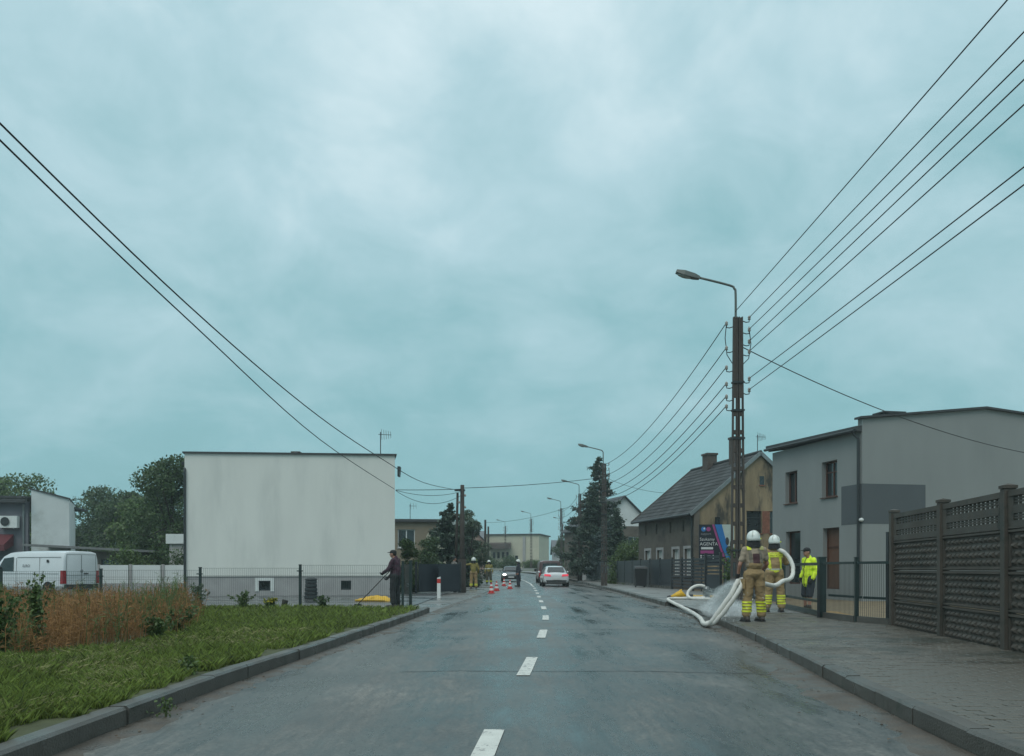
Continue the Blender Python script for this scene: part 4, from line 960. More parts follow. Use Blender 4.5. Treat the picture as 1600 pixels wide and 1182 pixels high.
# left gate of anthracite sheets
lg = thing('anthracite_gate', 'wide dark blue grey sheet gate left of the wooden pole', 'gate', (-4.4, 45, 0))
for (xa, xb) in ((-4.55, -3.62), (-3.58, -2.65)):
    mb = MB(); mb.beam((xa, 43.6, .75), (xb, 44.9 if xb > -3 else 44.25, .75), .05, 1.36); mb.build('gate_leaf', M_anth, lg)
for p in ((-4.65, 43.5), (-2.6, 45.0)): post(lg, p, 0, 1.52, .12, m=M_dark)
pl_ = thing('gate_pillar', 'mossy concrete gate pillar left of the anthracite gate', 'pillar', (-5.1, 42.5, 0))
for k in range(6):
    mb = MB(); mb.box((-4.93, 42.6, .12+.235*k), (.33+.02*(k % 2), .33+.02*(k % 2), .225)); mb.build('block', M_kerb, pl_)
op = thing('open_mesh_gate', 'narrow open mesh gate leaf at the end of the green fence', 'gate', (-2.6, 25.3, 0))
post(op, (-2.83, 25.0), 0, 1.42, .08); mesh_panel(op, (-2.86, 25.1), (-3.1, 26.4), .15, 1.3, .3, (0, .5, 1), .006, .03)
mb = MB(); mb.box((6.95, 85, .9), (.5, .5, 1.75)); q = mb.build('concrete_pillar', M_pgrey); tag(q, 'pale square concrete pillar at the far end of the dark street fence', 'pillar')

# ---- poles
def zn_pole(t, H=7.85, zslot=5.75):
    """twin prefabricated concrete pole: two ladder shaped halves"""
    for s in (-1, 1):
        mb = MB(); half_b, half_t = .20, .125
        def X(z, f): w = half_b+(half_t-half_b)*z/H; g = .012; return s*(g+(w-g)*f)
        def blk(z0, z1, f0, f1, d): mb.hexa([(X(z0, f0), -d, z0), (X(z0, f1), -d, z0), (X(z0, f1), d, z0), (X(z0, f0), d, z0), (X(z1, f0), -d, z1), (X(z1, f1), -d, z1), (X(z1, f1), d, z1), (X(z1, f0), d, z1)])
        blk(0, H, 0, .26, .055); blk(0, H, .74, 1, .055)
        z = .9
        blk(0, z, .262, .738, .045)
        while z < zslot: blk(z+.38, z+.49, .262, .738, .045); z += .49
        blk(z, H-.02, .262, .738, .045)
        mb.build('pole_half', M_pole, t)
    for z in (1.6, 4.6, 5.35, 6.1):
        mb = MB(); w = .2+(.125-.2)*z/H+.02; mb.box((0, -.07, z), (2*w, .02, .05)); mb.box((0, .07, z), (2*w, .02, .05)); mb.build('clamp', M_dark, t)
def lamp_arm(t, z0, arm=1.55, dz=.82):
    mb = MB(); pts = [(-.06, 0, z0-.35), (-.06, 0, z0+dz-.2), (-.10, 0, z0+dz-.06), (-.22, 0, z0+dz+.03), (-arm*.68, 0, z0+dz+.24)]
    mb.tube(catmull(pts, 4), .032, 8); a_ = mb.build('lamp_arm', M_lamp, t, smooth=True)
    e_ = Vector(pts[-1]); R = Matrix.Rotation(math.radians(16), 4, 'Y'); mb = MB()
    for x0, x1, w, h0, h1 in ((-.02, -.5, .12, -.05, .055),):
        P = []
        for x, ww, za, zc in ((.03, .07, -.04, .03), (-.12, .11, -.06, .055), (-.40, .13, -.075, .06), (-.62, .085, -.045, .03)):
            P.append([(x, -ww, za), (x, ww, za), (x, ww*.8, zc), (x, -ww*.8, zc)])
        vs_ = [tuple(e_+(R @ Vector(p))) for r in P for p in r]; fs = [(i*4+j, i*4+(j+1) % 4, (i+1)*4+(j+1) % 4, (i+1)*4+j) for i in range(3) for j in range(4)]+[(3, 2, 1, 0), (12, 13, 14, 15)]
        mb.add(vs_, fs)
    hd = mb.build('lamp_head', M_lamp, a_); mb = MB()
    for x, w in ((-.30, .1),): mb.ell(e_+(R @ Vector((x-.08, 0, -.07))), (.2, .1, .05), 12, 6, R.to_3x3())
    mb.build('lamp_lens', M_lens, hd, smooth=True)
def insulator(mb, p, side, m=0):
    x, y, z = p; mb.tube([(x, y, z), (x+side*.10, y, z-.02), (x+side*.16, y, z-.02), (x+side*.17, y, z+.05)], .012, 6); 
def bracket(t, x, z, side, n=1):
    mb = MB(); mb.tube([(x, 0, z), (x+side*.09, 0, z-.03), (x+side*.17, 0, z-.02), (x+side*.175, 0, z+.05)], .014, 6); b_ = mb.build('bracket', M_dark, t)
    mb = MB(); mb.lathe([(.02, 0), (.045, .02), (.03, .05), (.045, .07), (.03, .1), (.012, .12)], (x+side*.175, 0, z+.03), 10); mb.build('insulator', M_insul, b_, smooth=True)
PH = 7.85
pole0 = thing('utility_pole', 'nearest twin lattice concrete pole with street lamp behind the firefighters', 'utility pole', (6.05, 24.0, .09), 0, 'lamp poles along the right pavement', local=True)
zn_pole(pole0); lamp_arm(pole0, PH)
for z in (7.59, 6.93, 6.41, 5.97, 5.63, 5.37): bracket(pole0, -.13, z, -1)
for z in (7.74, 7.43, 7.11, 6.84, 6.11, 5.81): bracket(pole0, .13, z, 1)
mb = MB(); mb.tube([(-.3, .02, 7.7), (-.33, .05, 7.3), (-.28, .05, 6.85), (-.14, .04, 6.62)], .012, 5); mb.tube([(.3, .02, 7.6), (.36, .04, 7.15), (.3, .04, 6.75), (.15, .04, 6.6)], .012, 5); mb.build('jumper_cable', M_wire, pole0)
far = [((5.86, 57.0), 'second lamp pole, standing before the tall spruce on the right'), ((6.05, 80.0), 'third lamp pole, lamp poking out of the right spruce'), ((5.72, 104.0), 'fourth lamp pole, left of the right hand spruces'), ((3.06, 143.0), 'lamp pole directly in front of the far cream building'), ((-1.25, 168.0), 'farthest lamp pole, left of the cream building roof'), ((9.0, 160.0), 'far lamp pole half hidden right of the cream building')]
for (x, y), lb in far: dup(pole0, None, (x, y, hz(y)+.05), 0, lb)
wp = thing('wooden_pole', 'dark wooden utility pole standing before the left hand spruce', 'utility pole', (-2.56, 46, 0))
mb = MB(); mb.tube([(-2.56, 46, -.1), (-2.56, 46, 2.5), (-2.55, 46, 5.5)], [.15, .13, .10], 10); mb.build('shaft', M_wood, wp, smooth=True)
mb = MB(); mb.tube([(-2.95, 46.4, -.1), (-2.86, 46.3, 3.0), (-2.80, 46.1, 5.1)], [.08, .07, .06], 8); mb.build('strut', M_wood, wp, smooth=True)
mb = MB(); mb.beam((-2.95, 45.95, 5.22), (-2.4, 45.95, 5.22), .07, .09); mb.build('crossarm', M_dark, wp)
mb = MB(); mb.box((-2.56, 45.93, .8), (.4, .28, 1.8)); mb.build('concrete_foot', M_pole, wp)
for z, s in ((4.9, 1), (4.3, 1), (4.55, -1)): mb = MB(); mb.lathe([(.03, 0), (.06, .04), (.03, .12)], (-2.56+s*.16, 45.95, z), 8); mb.build('insulator', M_insul, wp)
wp2 = thing('far_wooden_pole', 'thin dark pole further along the left side of the street', 'utility pole', (-2.9, 99, 0))
mb = MB(); mb.tube([(-2.95, 99, .0), (-2.95, 99, 6.6)], [.15, .11], 8); mb.build('shaft', M_wood, wp2); mb = MB(); mb.tube([(-2.75, 104, .2), (-2.75, 104, 6.1)], [.15, .10], 8); mb.build('strut', M_wood, wp2)
# ---- wires
def wire(label, pts, r=.011, n=6, sag=None, group='overhead wires'):
    if sag is not None:
        p, q = Vector(pts[0]), Vector(pts[1]); pts = [p.lerp(q, i/24)-V(0, 0, sag*4*(i/24)*(1-i/24)) for i in range(25)]
    else: pts = catmull(pts, n)
    mb = MB(); mb.tube(pts, r, 5); o = mb.build('overhead_wire', M_wire); tag(o, label, 'wire', group); return o
ordn = ['topmost', 'second', 'third', 'fourth', 'fifth', 'sixth', 'lowest']
for i, (x, z) in enumerate(((5.98, 8.09), (6.355, 7.93), (6.355, 7.62), (6.355, 7.30), (6.355, 7.03), (6.355, 6.30), (6.355, 6.00))):
    wire(f'{ordn[i]} of the wires from the near pole towards the upper right corner', [(x, 24, z), (x-.1, -22, z+.15)], .010, sag=.12+.05*(i % 3))
for i, z in enumerate((7.78, 7.12, 6.60, 6.16, 5.82, 5.56)):
    wire(f'{["topmost", "second", "third", "fourth", "fifth", "lowest"][i]} of the wires from the near pole to the second lamp pole', [(5.74, 24, z), (5.6, 57, z-.05)], .013, sag=.75)
for i, z in enumerate((7.6, 6.9, 6.3)):
    wire(f'{["upper", "middle", "lower"][i]} wire between the second and third lamp poles', [(5.6, 57, z), (5.8, 80, z)], .014, sag=.3); wire(f'{["upper", "middle", "lower"][i]} wire between the third and fourth lamp poles', [(5.8, 80, z), (5.45, 104, z+.3)], .015, sag=.4)
wire('long upper wire sweeping from upper left down to the wooden pole', [(-7.9, -9, 10.2), (-6.9, 1.5, 8.05), (-6, 10.5, 6.42), (-5.45, 16.2, 5.60), (-4.84, 22.5, 5.02), (-4.18, 29.2, 4.74), (-3.55, 36, 4.66), (-2.62, 45.9, 5.2)], .013)
wire('long lower wire sweeping from upper left to the white house corner', [(-6.6, -9, 8.6), (-6.3, 1.5, 7.3), (-6.1, 10.5, 6.32), (-5.95, 16.7, 5.76), (-5.71, 26.6, 5.04), (-5.36, 40.9, 4.83)], .013)
wire('taut wire between the white house corner and the wooden pole', [(-5.3, 40.9, 4.80), (-2.62, 45.9, 5.28)], .016, sag=.02)
wire('upper slack wire between the white house corner and the wooden pole', [(-5.3, 40.9, 4.78), (-2.62, 45.9, 5.15)], .012, sag=.22)
wire('lower slack wire between the white house corner and the wooden pole', [(-5.3, 40.9, 4.76), (-2.62, 45.9, 4.95)], .012, sag=.5)
wire('wire crossing the street from wooden pole to second lamp pole', [(-2.55, 46, 5.34), (5.72, 57, 7.0)], .017, sag=.1)
wire('far wire crossing the street near the bend', [(-2.95, 99, 6.3), (5.6, 80, 6.9)], .016, sag=.4)
wire('service wire from the near pole down across the grey gable', [(6.2, 24, 7.12), (20.9, 34.6, 5.5)], .014, sag=.45)
wire('service wire from the second lamp pole to the brown house roof', [(5.95, 57, 7.0), (10.3, 59.75, 6.25)], .012, sag=.2)
# ================================================================== TREES AND PLANTS
broadleaf('broadleaf_tree', 'big dark green broadleaf tree touching the left edge of the white house', (-22.0, 58, 0), 8.5, 3.4, M_leafB, 26000, .17, .2, base=.02, seed=3, nc=70)
bgt = 'wooded backdrop on the far left'
for i, (x, y, h, r, m_, lb) in enumerate(((-32.0, 78, 7.6, 3.6, M_leafA, 'mid green tree between the white annex and the big dark tree'), (-42, 92, 9.6, 4.5, M_leafB, 'dark tree rising just right of the white annex'), (-49, 90, 11.0, 4.5, M_leafA, 'broad tree crown behind the roof of the white annex'),
        (-54.5, 94, 11.0, 4.5, M_leafB, 'tree crown above the grey building at the left picture edge'), (-41, 108, 10.8, 5.0, M_leafC, 'hazy grey green tree behind the big dark tree'), (-52, 114, 11.2, 5.5, M_leafC, 'farthest pale tree above the shed roof'), (-28.5, 70, 6.2, 3.2, M_leafA, 'lower bright green tree over the pale panel wall'), (-61, 96, 12, 5, M_leafB, 'dark tree beyond the left picture edge'), (-37, 86, 8.6, 4.0, M_leafB, 'dark tree low behind the shed roof'), (-34.5, 104, 10.0, 4.5, M_leafC, 'pale crown between annex and the big dark tree, behind the others'))):
    broadleaf('background_tree', lb, (x, y, hz(y) if y > 75 else 0), h, r, m_, 14000, .24, .2, bgt, .0, 20+i, 50)
shrub('yard_bush', 'dark overgrown bush behind the pale panel wall', (-17.6, 49, 0), 2.0, 2.6, M_leafB, 4200, .14, 'bush', seed=4, col=False)
shrub('yard_bush', 'light green overgrown bush at the left of the panel wall', (-21.5, 50, 0), 1.9, 2.4, M_leafA, 3600, .14, 'bush', seed=5, col=False)
conifer('spruce_tree', 'tall ragged dark spruce behind the second lamp pole', (7.6, 78, 0), 11.0, 2.5, M_needle, 20000, 'conifers on the right', .10, 2, .17, .45, .62)
conifer('spruce_tree', 'broad spruce left of the tallest right hand spruce', (7.4, 88, .05), 8.6, 2.6, M_needle, 14000, 'conifers on the right', .10, 5, .18, .45, .5)
conifer('blue_spruce', 'short bluish spruce in front of the dark right hand spruces', (7.85, 75, 0), 5.3, 1.7, M_needleb, 10000, 'conifers on the right', .10, 6, .15, .2, .6)
conifer('spruce_tree', 'smaller spruce right of the tallest right hand spruce', (8.3, 71, 0), 5.8, 1.4, M_needle, 7000, 'conifers on the right', .05, 7, .16, .4, .6)
shrub('hedge_bush', 'bright green bush between the spruces and the brown house', (8.3, 64, 0), 1.7, 3.5, M_thuja, 10000, .13, 'bush', seed=7)
shrub('hedge_bush', 'rounded green bush at the left end of the brown house', (8.2, 60.2, 0), .9, 2.5, M_thuja, 4200, .12, 'bush', seed=8)
shrub('corner_bush', 'leafy green bush below the advertising board beside the pole', (9.25, 36.5, 0), .85, 2.35, M_leafA, 3600, .12, 'bush', seed=9)
conifer('spruce_tree', 'dark spruce behind the wooden pole on the left', (-4.2, 60, 0), 5.6, 1.9, M_needle, 11000, 'conifers on the left', .02, 11, .17, .35, .6)
broadleaf('garden_tree', 'grey green garden tree right of the left spruce', (-3.4, 72, 0), 6.2, 1.6, M_leafC, 12000, .14, .1, base=.05, seed=13, nc=60)
shrub('thuja_shrub', 'bright green thuja at the right edge of the white house', (-5.3, 46.5, 0), .85, 2.75, M_thuja, 5200, .11, seed=14)
shrub('round_evergreen', 'dark rounded evergreen shrub left of the satellite dish', (-5.4, 57, 0), 1.0, 3.25, M_leafB, 5200, .12, seed=15)
shrub('garden_shrub', 'dark shrub mass behind the anthracite gate', (-4.7, 52, 0), 1.0, 2.2, M_leafB, 4000, .12, seed=16)
shrub('garden_shrub', 'low dark shrub right of the wooden pole', (-3.2, 64, 0), 1.0, 2.2, M_leafB, 3600, .13, seed=17)
shrub('far_hedge', 'dark clipped hedge before the cream building', (-4.0, 140, 1.3), 2.6, 2.5, M_leafB, 5000, .2, 'hedge', seed=18, col=False)
shrub('far_hedge', 'second clipped hedge left of the cream building door', (-.4, 143, 1.3), 2.2, 2.1, M_leafB, 4200, .2, 'hedge', seed=19, col=False)
shrub('far_hedge', 'low green hedge right of the cream building', (3.4, 146, 1.3), 2.4, 1.4, M_thuja, 4200, .2, 'hedge', seed=20, col=False)
broadleaf('far_tree', 'small dark tree beside the far grey roofed cottage', (8.0, 132, 1.2), 5.2, 2.0, M_leafB, 4500, .22, .12, base=.1, seed=22)
broadleaf('far_tree', 'dark tree at the far end of the right fence', (6.9, 96, .2), 4.6, 1.7, M_leafB, 5000, .2, .12, base=.05, seed=23)
for i, (y, lb) in enumerate(((88, 'dark shrub beyond the pale concrete pillar'), (73, 'dark shrub under the broad spruce'),)):
    shrub('street_shrub', lb, (8.3, y, 0), 1.1, 2.6, M_leafB, 3600, .15, seed=30+i)
# weeds on the verge
def weed_plant(label, loc, h, ns, spread, m, leaf, n, seed, cat='weed', fl=None):
    rnd = random.Random(seed); t = thing('tall_weed', label, cat, loc, 0, 'tall weeds on the verge'); x, y, z = loc; mb = MB(); C = []
    for k in range(ns):
        a = rnd.random()*2*PI; l = spread*rnd.random(); hh = h*rnd.uniform(.65, 1); e_ = Vector((x+math.cos(a)*l, y+math.sin(a)*l, z+hh)); mid = Vector((x+math.cos(a)*l*.3, y+math.sin(a)*l*.3, z+hh*.55))
        mb.tube([(x, y, z-.05), mid, e_], [.007, .005, .003], 5)
        for _ in range(int(n/ns)):
            q = rnd.random(); p = (Vector((x, y, z)).lerp(mid, q*2) if q < .5 else mid.lerp(e_, q*2-1)); C.append(tuple(p+Vector((rnd.gauss(0, .05), rnd.gauss(0, .05), rnd.gauss(0, .03)))*(1.3-q)))
    mb.build('stem', M_stem, t); quads_mesh('leaves', leaves_at(np.array(C), leaf, .2), m, t, org=loc)
    if fl: quads_mesh('flowers', leaves_at(np.array([c for c in C if c[2] > z+h*.6]), .05), fl, t, org=loc, kind='stuff')
weed_plant('tall branching green weed against the white van', (-5.95, 11.2, .12), 1.12, 12, .28, M_leafA, .045, 1100, 41)
weed_plant('bushy dark weed at the left picture edge', (-6.0, 10.5, .12), .82, 14, .35, M_leafA, .045, 1500, 42)
weed_plant('green nettle clump at the right end of the dry weeds', (-5.35, 14.2, .12), .5, 16, .4, M_leafA, .045, 1400, 43)
weed_plant('dark leafy clump low in front of the dry weeds', (-5.2, 13.0, .12), .42, 16, .45, M_leafA, .045, 1400, 44)
weed_plant('pale green weed at the first fence post', (-8.0, 22.8, .12), .75, 14, .4, M_leafC, .05, 1100, 45)
weed_plant('weed at the foot of the mesh fence', (-7.0, 23.3, .12), .6, 10, .4, M_leafA, .05, 800, 46)
weed_plant('yellow flowering weed below the mesh fence', (-6.3, 23.4, .12), .34, 14, .35, M_leafA, .06, 700, 47, fl=M_flower)
weed_plant('small dark weed left of the second fence post', (-4.9, 23.2, .12), .4, 10, .3, M_leafB, .06, 500, 48)
weed_plant('sparse weed on the left kerb edge', (-3.3, 9.2, .1), .22, 8, .15, M_leafA, .04, 160, 49)
weed_plant('tiny weed sprouting from the left gutter', (-2.86, 7.4, -.02), .16, 6, .08, M_leafA, .03, 90, 50)

# ================================================================== TEXT
def text_mesh(name, s, size, M4, m, parent, ext=.0):
    c = bpy.data.curves.new('t', 'FONT'); c.body = s; c.size = size; c.align_x = 'LEFT'; c.extrude = ext; c.resolution_u = 3
    o = bpy.data.objects.new('t', c); COL.objects.link(o); dg = bpy.context.evaluated_depsgraph_get(); me = bpy.data.meshes.new_from_object(o.evaluated_get(dg)); bpy.data.objects.remove(o); bpy.data.curves.remove(c)
    me.name = name; me.transform(M4); me.materials.clear(); me.materials.append(m)
    o = bpy.data.objects.new(name, me); COL.objects.link(o)
    if parent is not None: o.parent = parent
    return o
# ---- advertising board
sg = thing('advertising_board', 'dark advertising board with blue and pink sweep above the slatted gate', 'sign', (9.7, 46, 0))
bx0, bx1, bz0, bz1, by = 9.6, 11.4, 1.4, 3.47, 46.0
mb = MB(); mb.box(((bx0+bx1)/2, by+.03, (bz0+bz1)/2), (bx1-bx0, .05, bz1-bz0)); mb.build('board', mat('board_navy', (.012, .017, .026), .5, .1, 2, 0), sg)
for x in (bx0+.15, bx1-.15): mb = MB(); mb.box((x, by+.11, 1.7), (.08, .08, 3.5)); mb.build('post', M_dark, sg)
SX = lambda t: bx0+(bx1-bx0)*t
SZ = lambda t: bz1-(bz1-bz0)*t
def flat(name, pts, m, d, par=sg): mb = MB(); mb.add([(SX(x), by-d, SZ(z)) for x, z in pts], [tuple(range(len(pts)))][:1]); return mb.build(name, m, par)
def ribbon(name, L_, R_, m, d):
    mb = MB(); n = len(L_); mb.add([(SX(x), by-d, SZ(z)) for x, z in L_]+[(SX(x), by-d, SZ(z)) for x, z in R_], [(i, i+1, n+i+1, n+i) for i in range(n-1)]); return mb.build(name, m, sg)
P_pink = mat('print_pink', (.30, .055, .19), .5, .1, 3, 0); P_blue = mat('print_blue', (.02, .16, .42), .5, .1, 3, 0); P_pale = mat('print_pale', (.42, .50, .47), .5, .12, 3, 0); P_white = mat('print_white', (.58, .6, .6), .5, .05, 3, 0); P_grey = mat('print_grey', (.22, .23, .25), .5, .1, 3, 0)
zz = [0, .2, .4, .6, .8, 1.0]
cv = [.40, .47, .545, .62, .71, .80]
ribbon('photo_print', [(c+.26*(1-z*.2)-.02, z) for c, z in zip(cv, zz)], [(1.0, z) for z in zz], P_pale, .008)
ribbon('blue_sweep', [(c+.05, z) for c, z in zip(cv, zz)], [(c+.25*(1-z*.25), z) for c, z in zip(cv, zz)], P_blue, .012)
ribbon('pink_sweep', [(c-.03, z) for c, z in zip(cv, zz)], [(c+.03, z) for c, z in zip(cv, zz)], P_pink, .016)
def disc(x, z, r, m, d, n=20, k=1.0): mb = MB(); mb.add([(SX(x)+r*math.cos(2*PI*i/n)*k, by-d, SZ(z)+r*math.sin(2*PI*i/n)) for i in range(n)], [tuple(range(n-1, -1, -1))]); return mb.build('logo_disc', m, sg)
disc(.13, .115, .125, P_blue, .010); disc(.27, .115, .115, P_pink, .008); disc(.15, .10, .05, P_white, .013, k=.8)
mb = MB(); mb.ell((SX(.80), by-.01, SZ(.42)), (.10, .004, .22), 12, 8); mb.ell((SX(.93), by-.01, SZ(.48)), (.09, .004, .20), 12, 8); mb.ell((SX(.86), by-.012, SZ(.62)), (.17, .004, .18), 12, 8); mb.build('photo_shapes', mat('print_dark', (.04, .04, .045), .5, .2, 3, 0), sg)
RX = Matrix.Rotation(PI/2, 4, 'X')
def stext(s, size, x, z, m, d=.014): return text_mesh('lettering', s, size, Matrix.Translation((SX(x)-9.7, by-46-d, SZ(z))) @ RX, m, sg)
stext('support', .17, .05, .255, P_grey); stext('Szukamy', .22, .02, .40, P_white); stext('AGENTA', .235, .02, .52, P_white)
flat('white_bar', [(.06, .56), (.40, .56), (.40, .615), (.06, .615)], P_white, .011); flat('pink_bar', [(.04, .645), (.42, .645), (.42, .72), (.04, .72)], P_pink, .011)
for k, z in enumerate((.765, .82)):
    flat('contact_line', [(.10, z), (.33, z), (.33, z+.018), (.10, z+.018)], P_grey, .011); flat('contact_icon', [(.04, z-.01), (.075, z-.01), (.075, z+.03), (.04, z+.03)], P_white, .011); flat('contact_icon', [(.39, z-.01), (.42, z-.01), (.42, z+.03), (.39, z+.03)], P_white, .011)

# ================================================================== VEHICLES
def wheel(t, x, y, r=.32, w=.2):
    s = 1 if x > 0 else -1; mb = MB(); mb.lathe([(r*.62, -w/2), (r*.93, -w/2), (r, -w/2+.03), (r, w/2-.03), (r*.93, w/2), (r*.62, w/2)], (x, y, r), 22, axis='x'); wh_ = mb.build('wheel', M_tyre, t, smooth=False)
    mb = MB(); mb.lathe([(.05, s*w*.42), (r*.3, s*w*.36), (r*.60, s*w*.46), (r*.615, -s*w*.3)], (x, y, r), 18, axis='x'); mb.build('rim', M_rim, wh_)
def loft(mb, st, m=0, cap=True):
    """st: list of (y, [(x,z)...half section from bottom centre to top centre]) mirrored"""
    rings = []
    for y, hs in st: rings.append([(x, y, z) for x, z in hs]+[(-x, y, z) for x, z in reversed(hs[1:-1])])
    n = len(rings[0]); vs_ = [v for r in rings for v in r]; fs = [(i*n+j, (i+1)*n+j, (i+1)*n+(j+1) % n, i*n+(j+1) % n) for i in range(len(rings)-1) for j in range(n)]
    if cap: fs += [tuple(range(n)), tuple((len(rings)-1)*n+j for j in range(n-1, -1, -1))]
    return mb.add(vs_, fs, m)
def subsurf(o, lv=2):
    md = o.modifiers.new('s', 'SUBSURF'); md.levels = lv; md.render_levels = lv
    o.data.polygons.foreach_set('use_smooth', [True]*len(o.data.polygons))
def car(name, label, loc, yaw, paint, tail_lit=True, head_lit=False, suv=False, group=None):
    t = thing(name, label, 'car', loc, yaw, group, local=True)
    H = 1.43; up = .0
    def sec(w, zb, zs, zt, wt): return [(0, zb), (w*.86, zb), (w, zb+.13), (w*1.0, zs), (wt, zt-.02), (0, zt)]
    mb = MB()
    st = [(-2.26, .74, .30, .62, .78, .66), (-2.20, .83, .26, .70, .94, .76), (-2.0, .89, .22, .76, 1.0, .80), (-1.2, .91, .19, .78, .98, .82), (0, .91, .19, .77, .95, .82), (.9, .91, .19, .76, .93, .82), (1.7, .88, .2, .72, .86, .76), (2.1, .80, .24, .62, .74, .66), (2.24, .68, .32, .52, .64, .54)]
    loft(mb, [(s[0], sec(*s[1:])) for s in st]); b_ = mb.build('body', paint, t); subsurf(b_)
    def csec(w, z0, z1, wt): return [(0, z0), (w, z0), (w*.97, z0+(z1-z0)*.35), (wt, z1-.05), (wt*.8, z1), (0, z1+.012)]
    mb = MB(); loft(mb, [(y, csec(w, .86, z, wt)) for y, w, z, wt in ((-1.95, .74, .98, .62), (-1.35, .80, 1.32, .60), (-.7, .82, H-.01, .61), (.1, .82, H, .61), (.45, .81, 1.36, .60), (1.15, .76, .94, .66))]); cb2 = mb.build('cabin', paint, t); subsurf(cb2)
    def pane(nm, pts): mb = MB(); mb.add(pts, [tuple(range(len(pts)))]); return mb.build(nm, M_glass, t)
    pane('rear_window', [(-.60, -1.90, 1.03), (.60, -1.90, 1.03), (.50, -1.36, 1.345), (-.50, -1.36, 1.345)]); pane('windscreen', [(.62, 1.07, 1.03), (-.62, 1.07, 1.03), (-.52, .47, 1.385), (.52, .47, 1.385)])
    for s in (-1, 1):
        pane('side_window', [(s*.805, -1.3, 1.0), (s*.815, .8, 1.0), (s*.64, .25, 1.35), (s*.635, -.9, 1.345)][::s])
        mb = MB(); mb.hexa([(s*.36, -2.285, .72), (s*.80, -2.235, .74), (s*.80, -2.15, .74), (s*.36, -2.2, .72), (s*.40, -2.265, .85), (s*.80, -2.2, .88), (s*.80, -2.1, .88), (s*.40, -2.17, .85)]); mb.build('tail_light', M_taill if tail_lit else M_tail, t)
        mb = MB(); mb.ell((s*.60, 2.17, .64), (.17, .09, .075), 12, 8); mb.build('headlight', M_headl if head_lit else M_lens, t, smooth=True)
        mb = MB(); mb.ell((s*.99, .78, 1.0), (.1, .06, .07), 10, 6); mb.build('mirror', paint, t, smooth=True)
        for y in (-1.35, 1.38): wheel(t, s*.80, y)
    mb = MB(); mb.hexa([(-.62, -2.29, .30), (.62, -2.29, .30), (.62, -2.1, .30), (-.62, -2.1, .30), (-.70, -2.27, .47), (.70, -2.27, .47), (.70, -2.1, .47), (-.70, -2.1, .47)]); mb.build('rear_diffuser', M_plast, t)
    mb = MB(); mb.hexa([(-.55, 2.26, .26), (-.55, 2.05, .26), (.55, 2.05, .26), (.55, 2.26, .26), (-.6, 2.26, .52), (-.6, 2.05, .52), (.6, 2.05, .52), (.6, 2.26, .52)]); mb.build('grille', M_plast, t)
    for y, z in ((-2.30, .56), (2.275, .42)): mb = MB(); mb.box((0, y, z), (.52, .015, .115)); mb.build('number_plate', M_plate, t)
    return t
car('white_car', 'white saloon car driving away with lit tail lights', (2.9, 62, -.03), math.radians(1.5), M_paint_w)
car('grey_car', 'oncoming dark grey car with a bright headlamp by the cones', (-.12, 84, .02), PI+.02, M_paint_g, False, True)
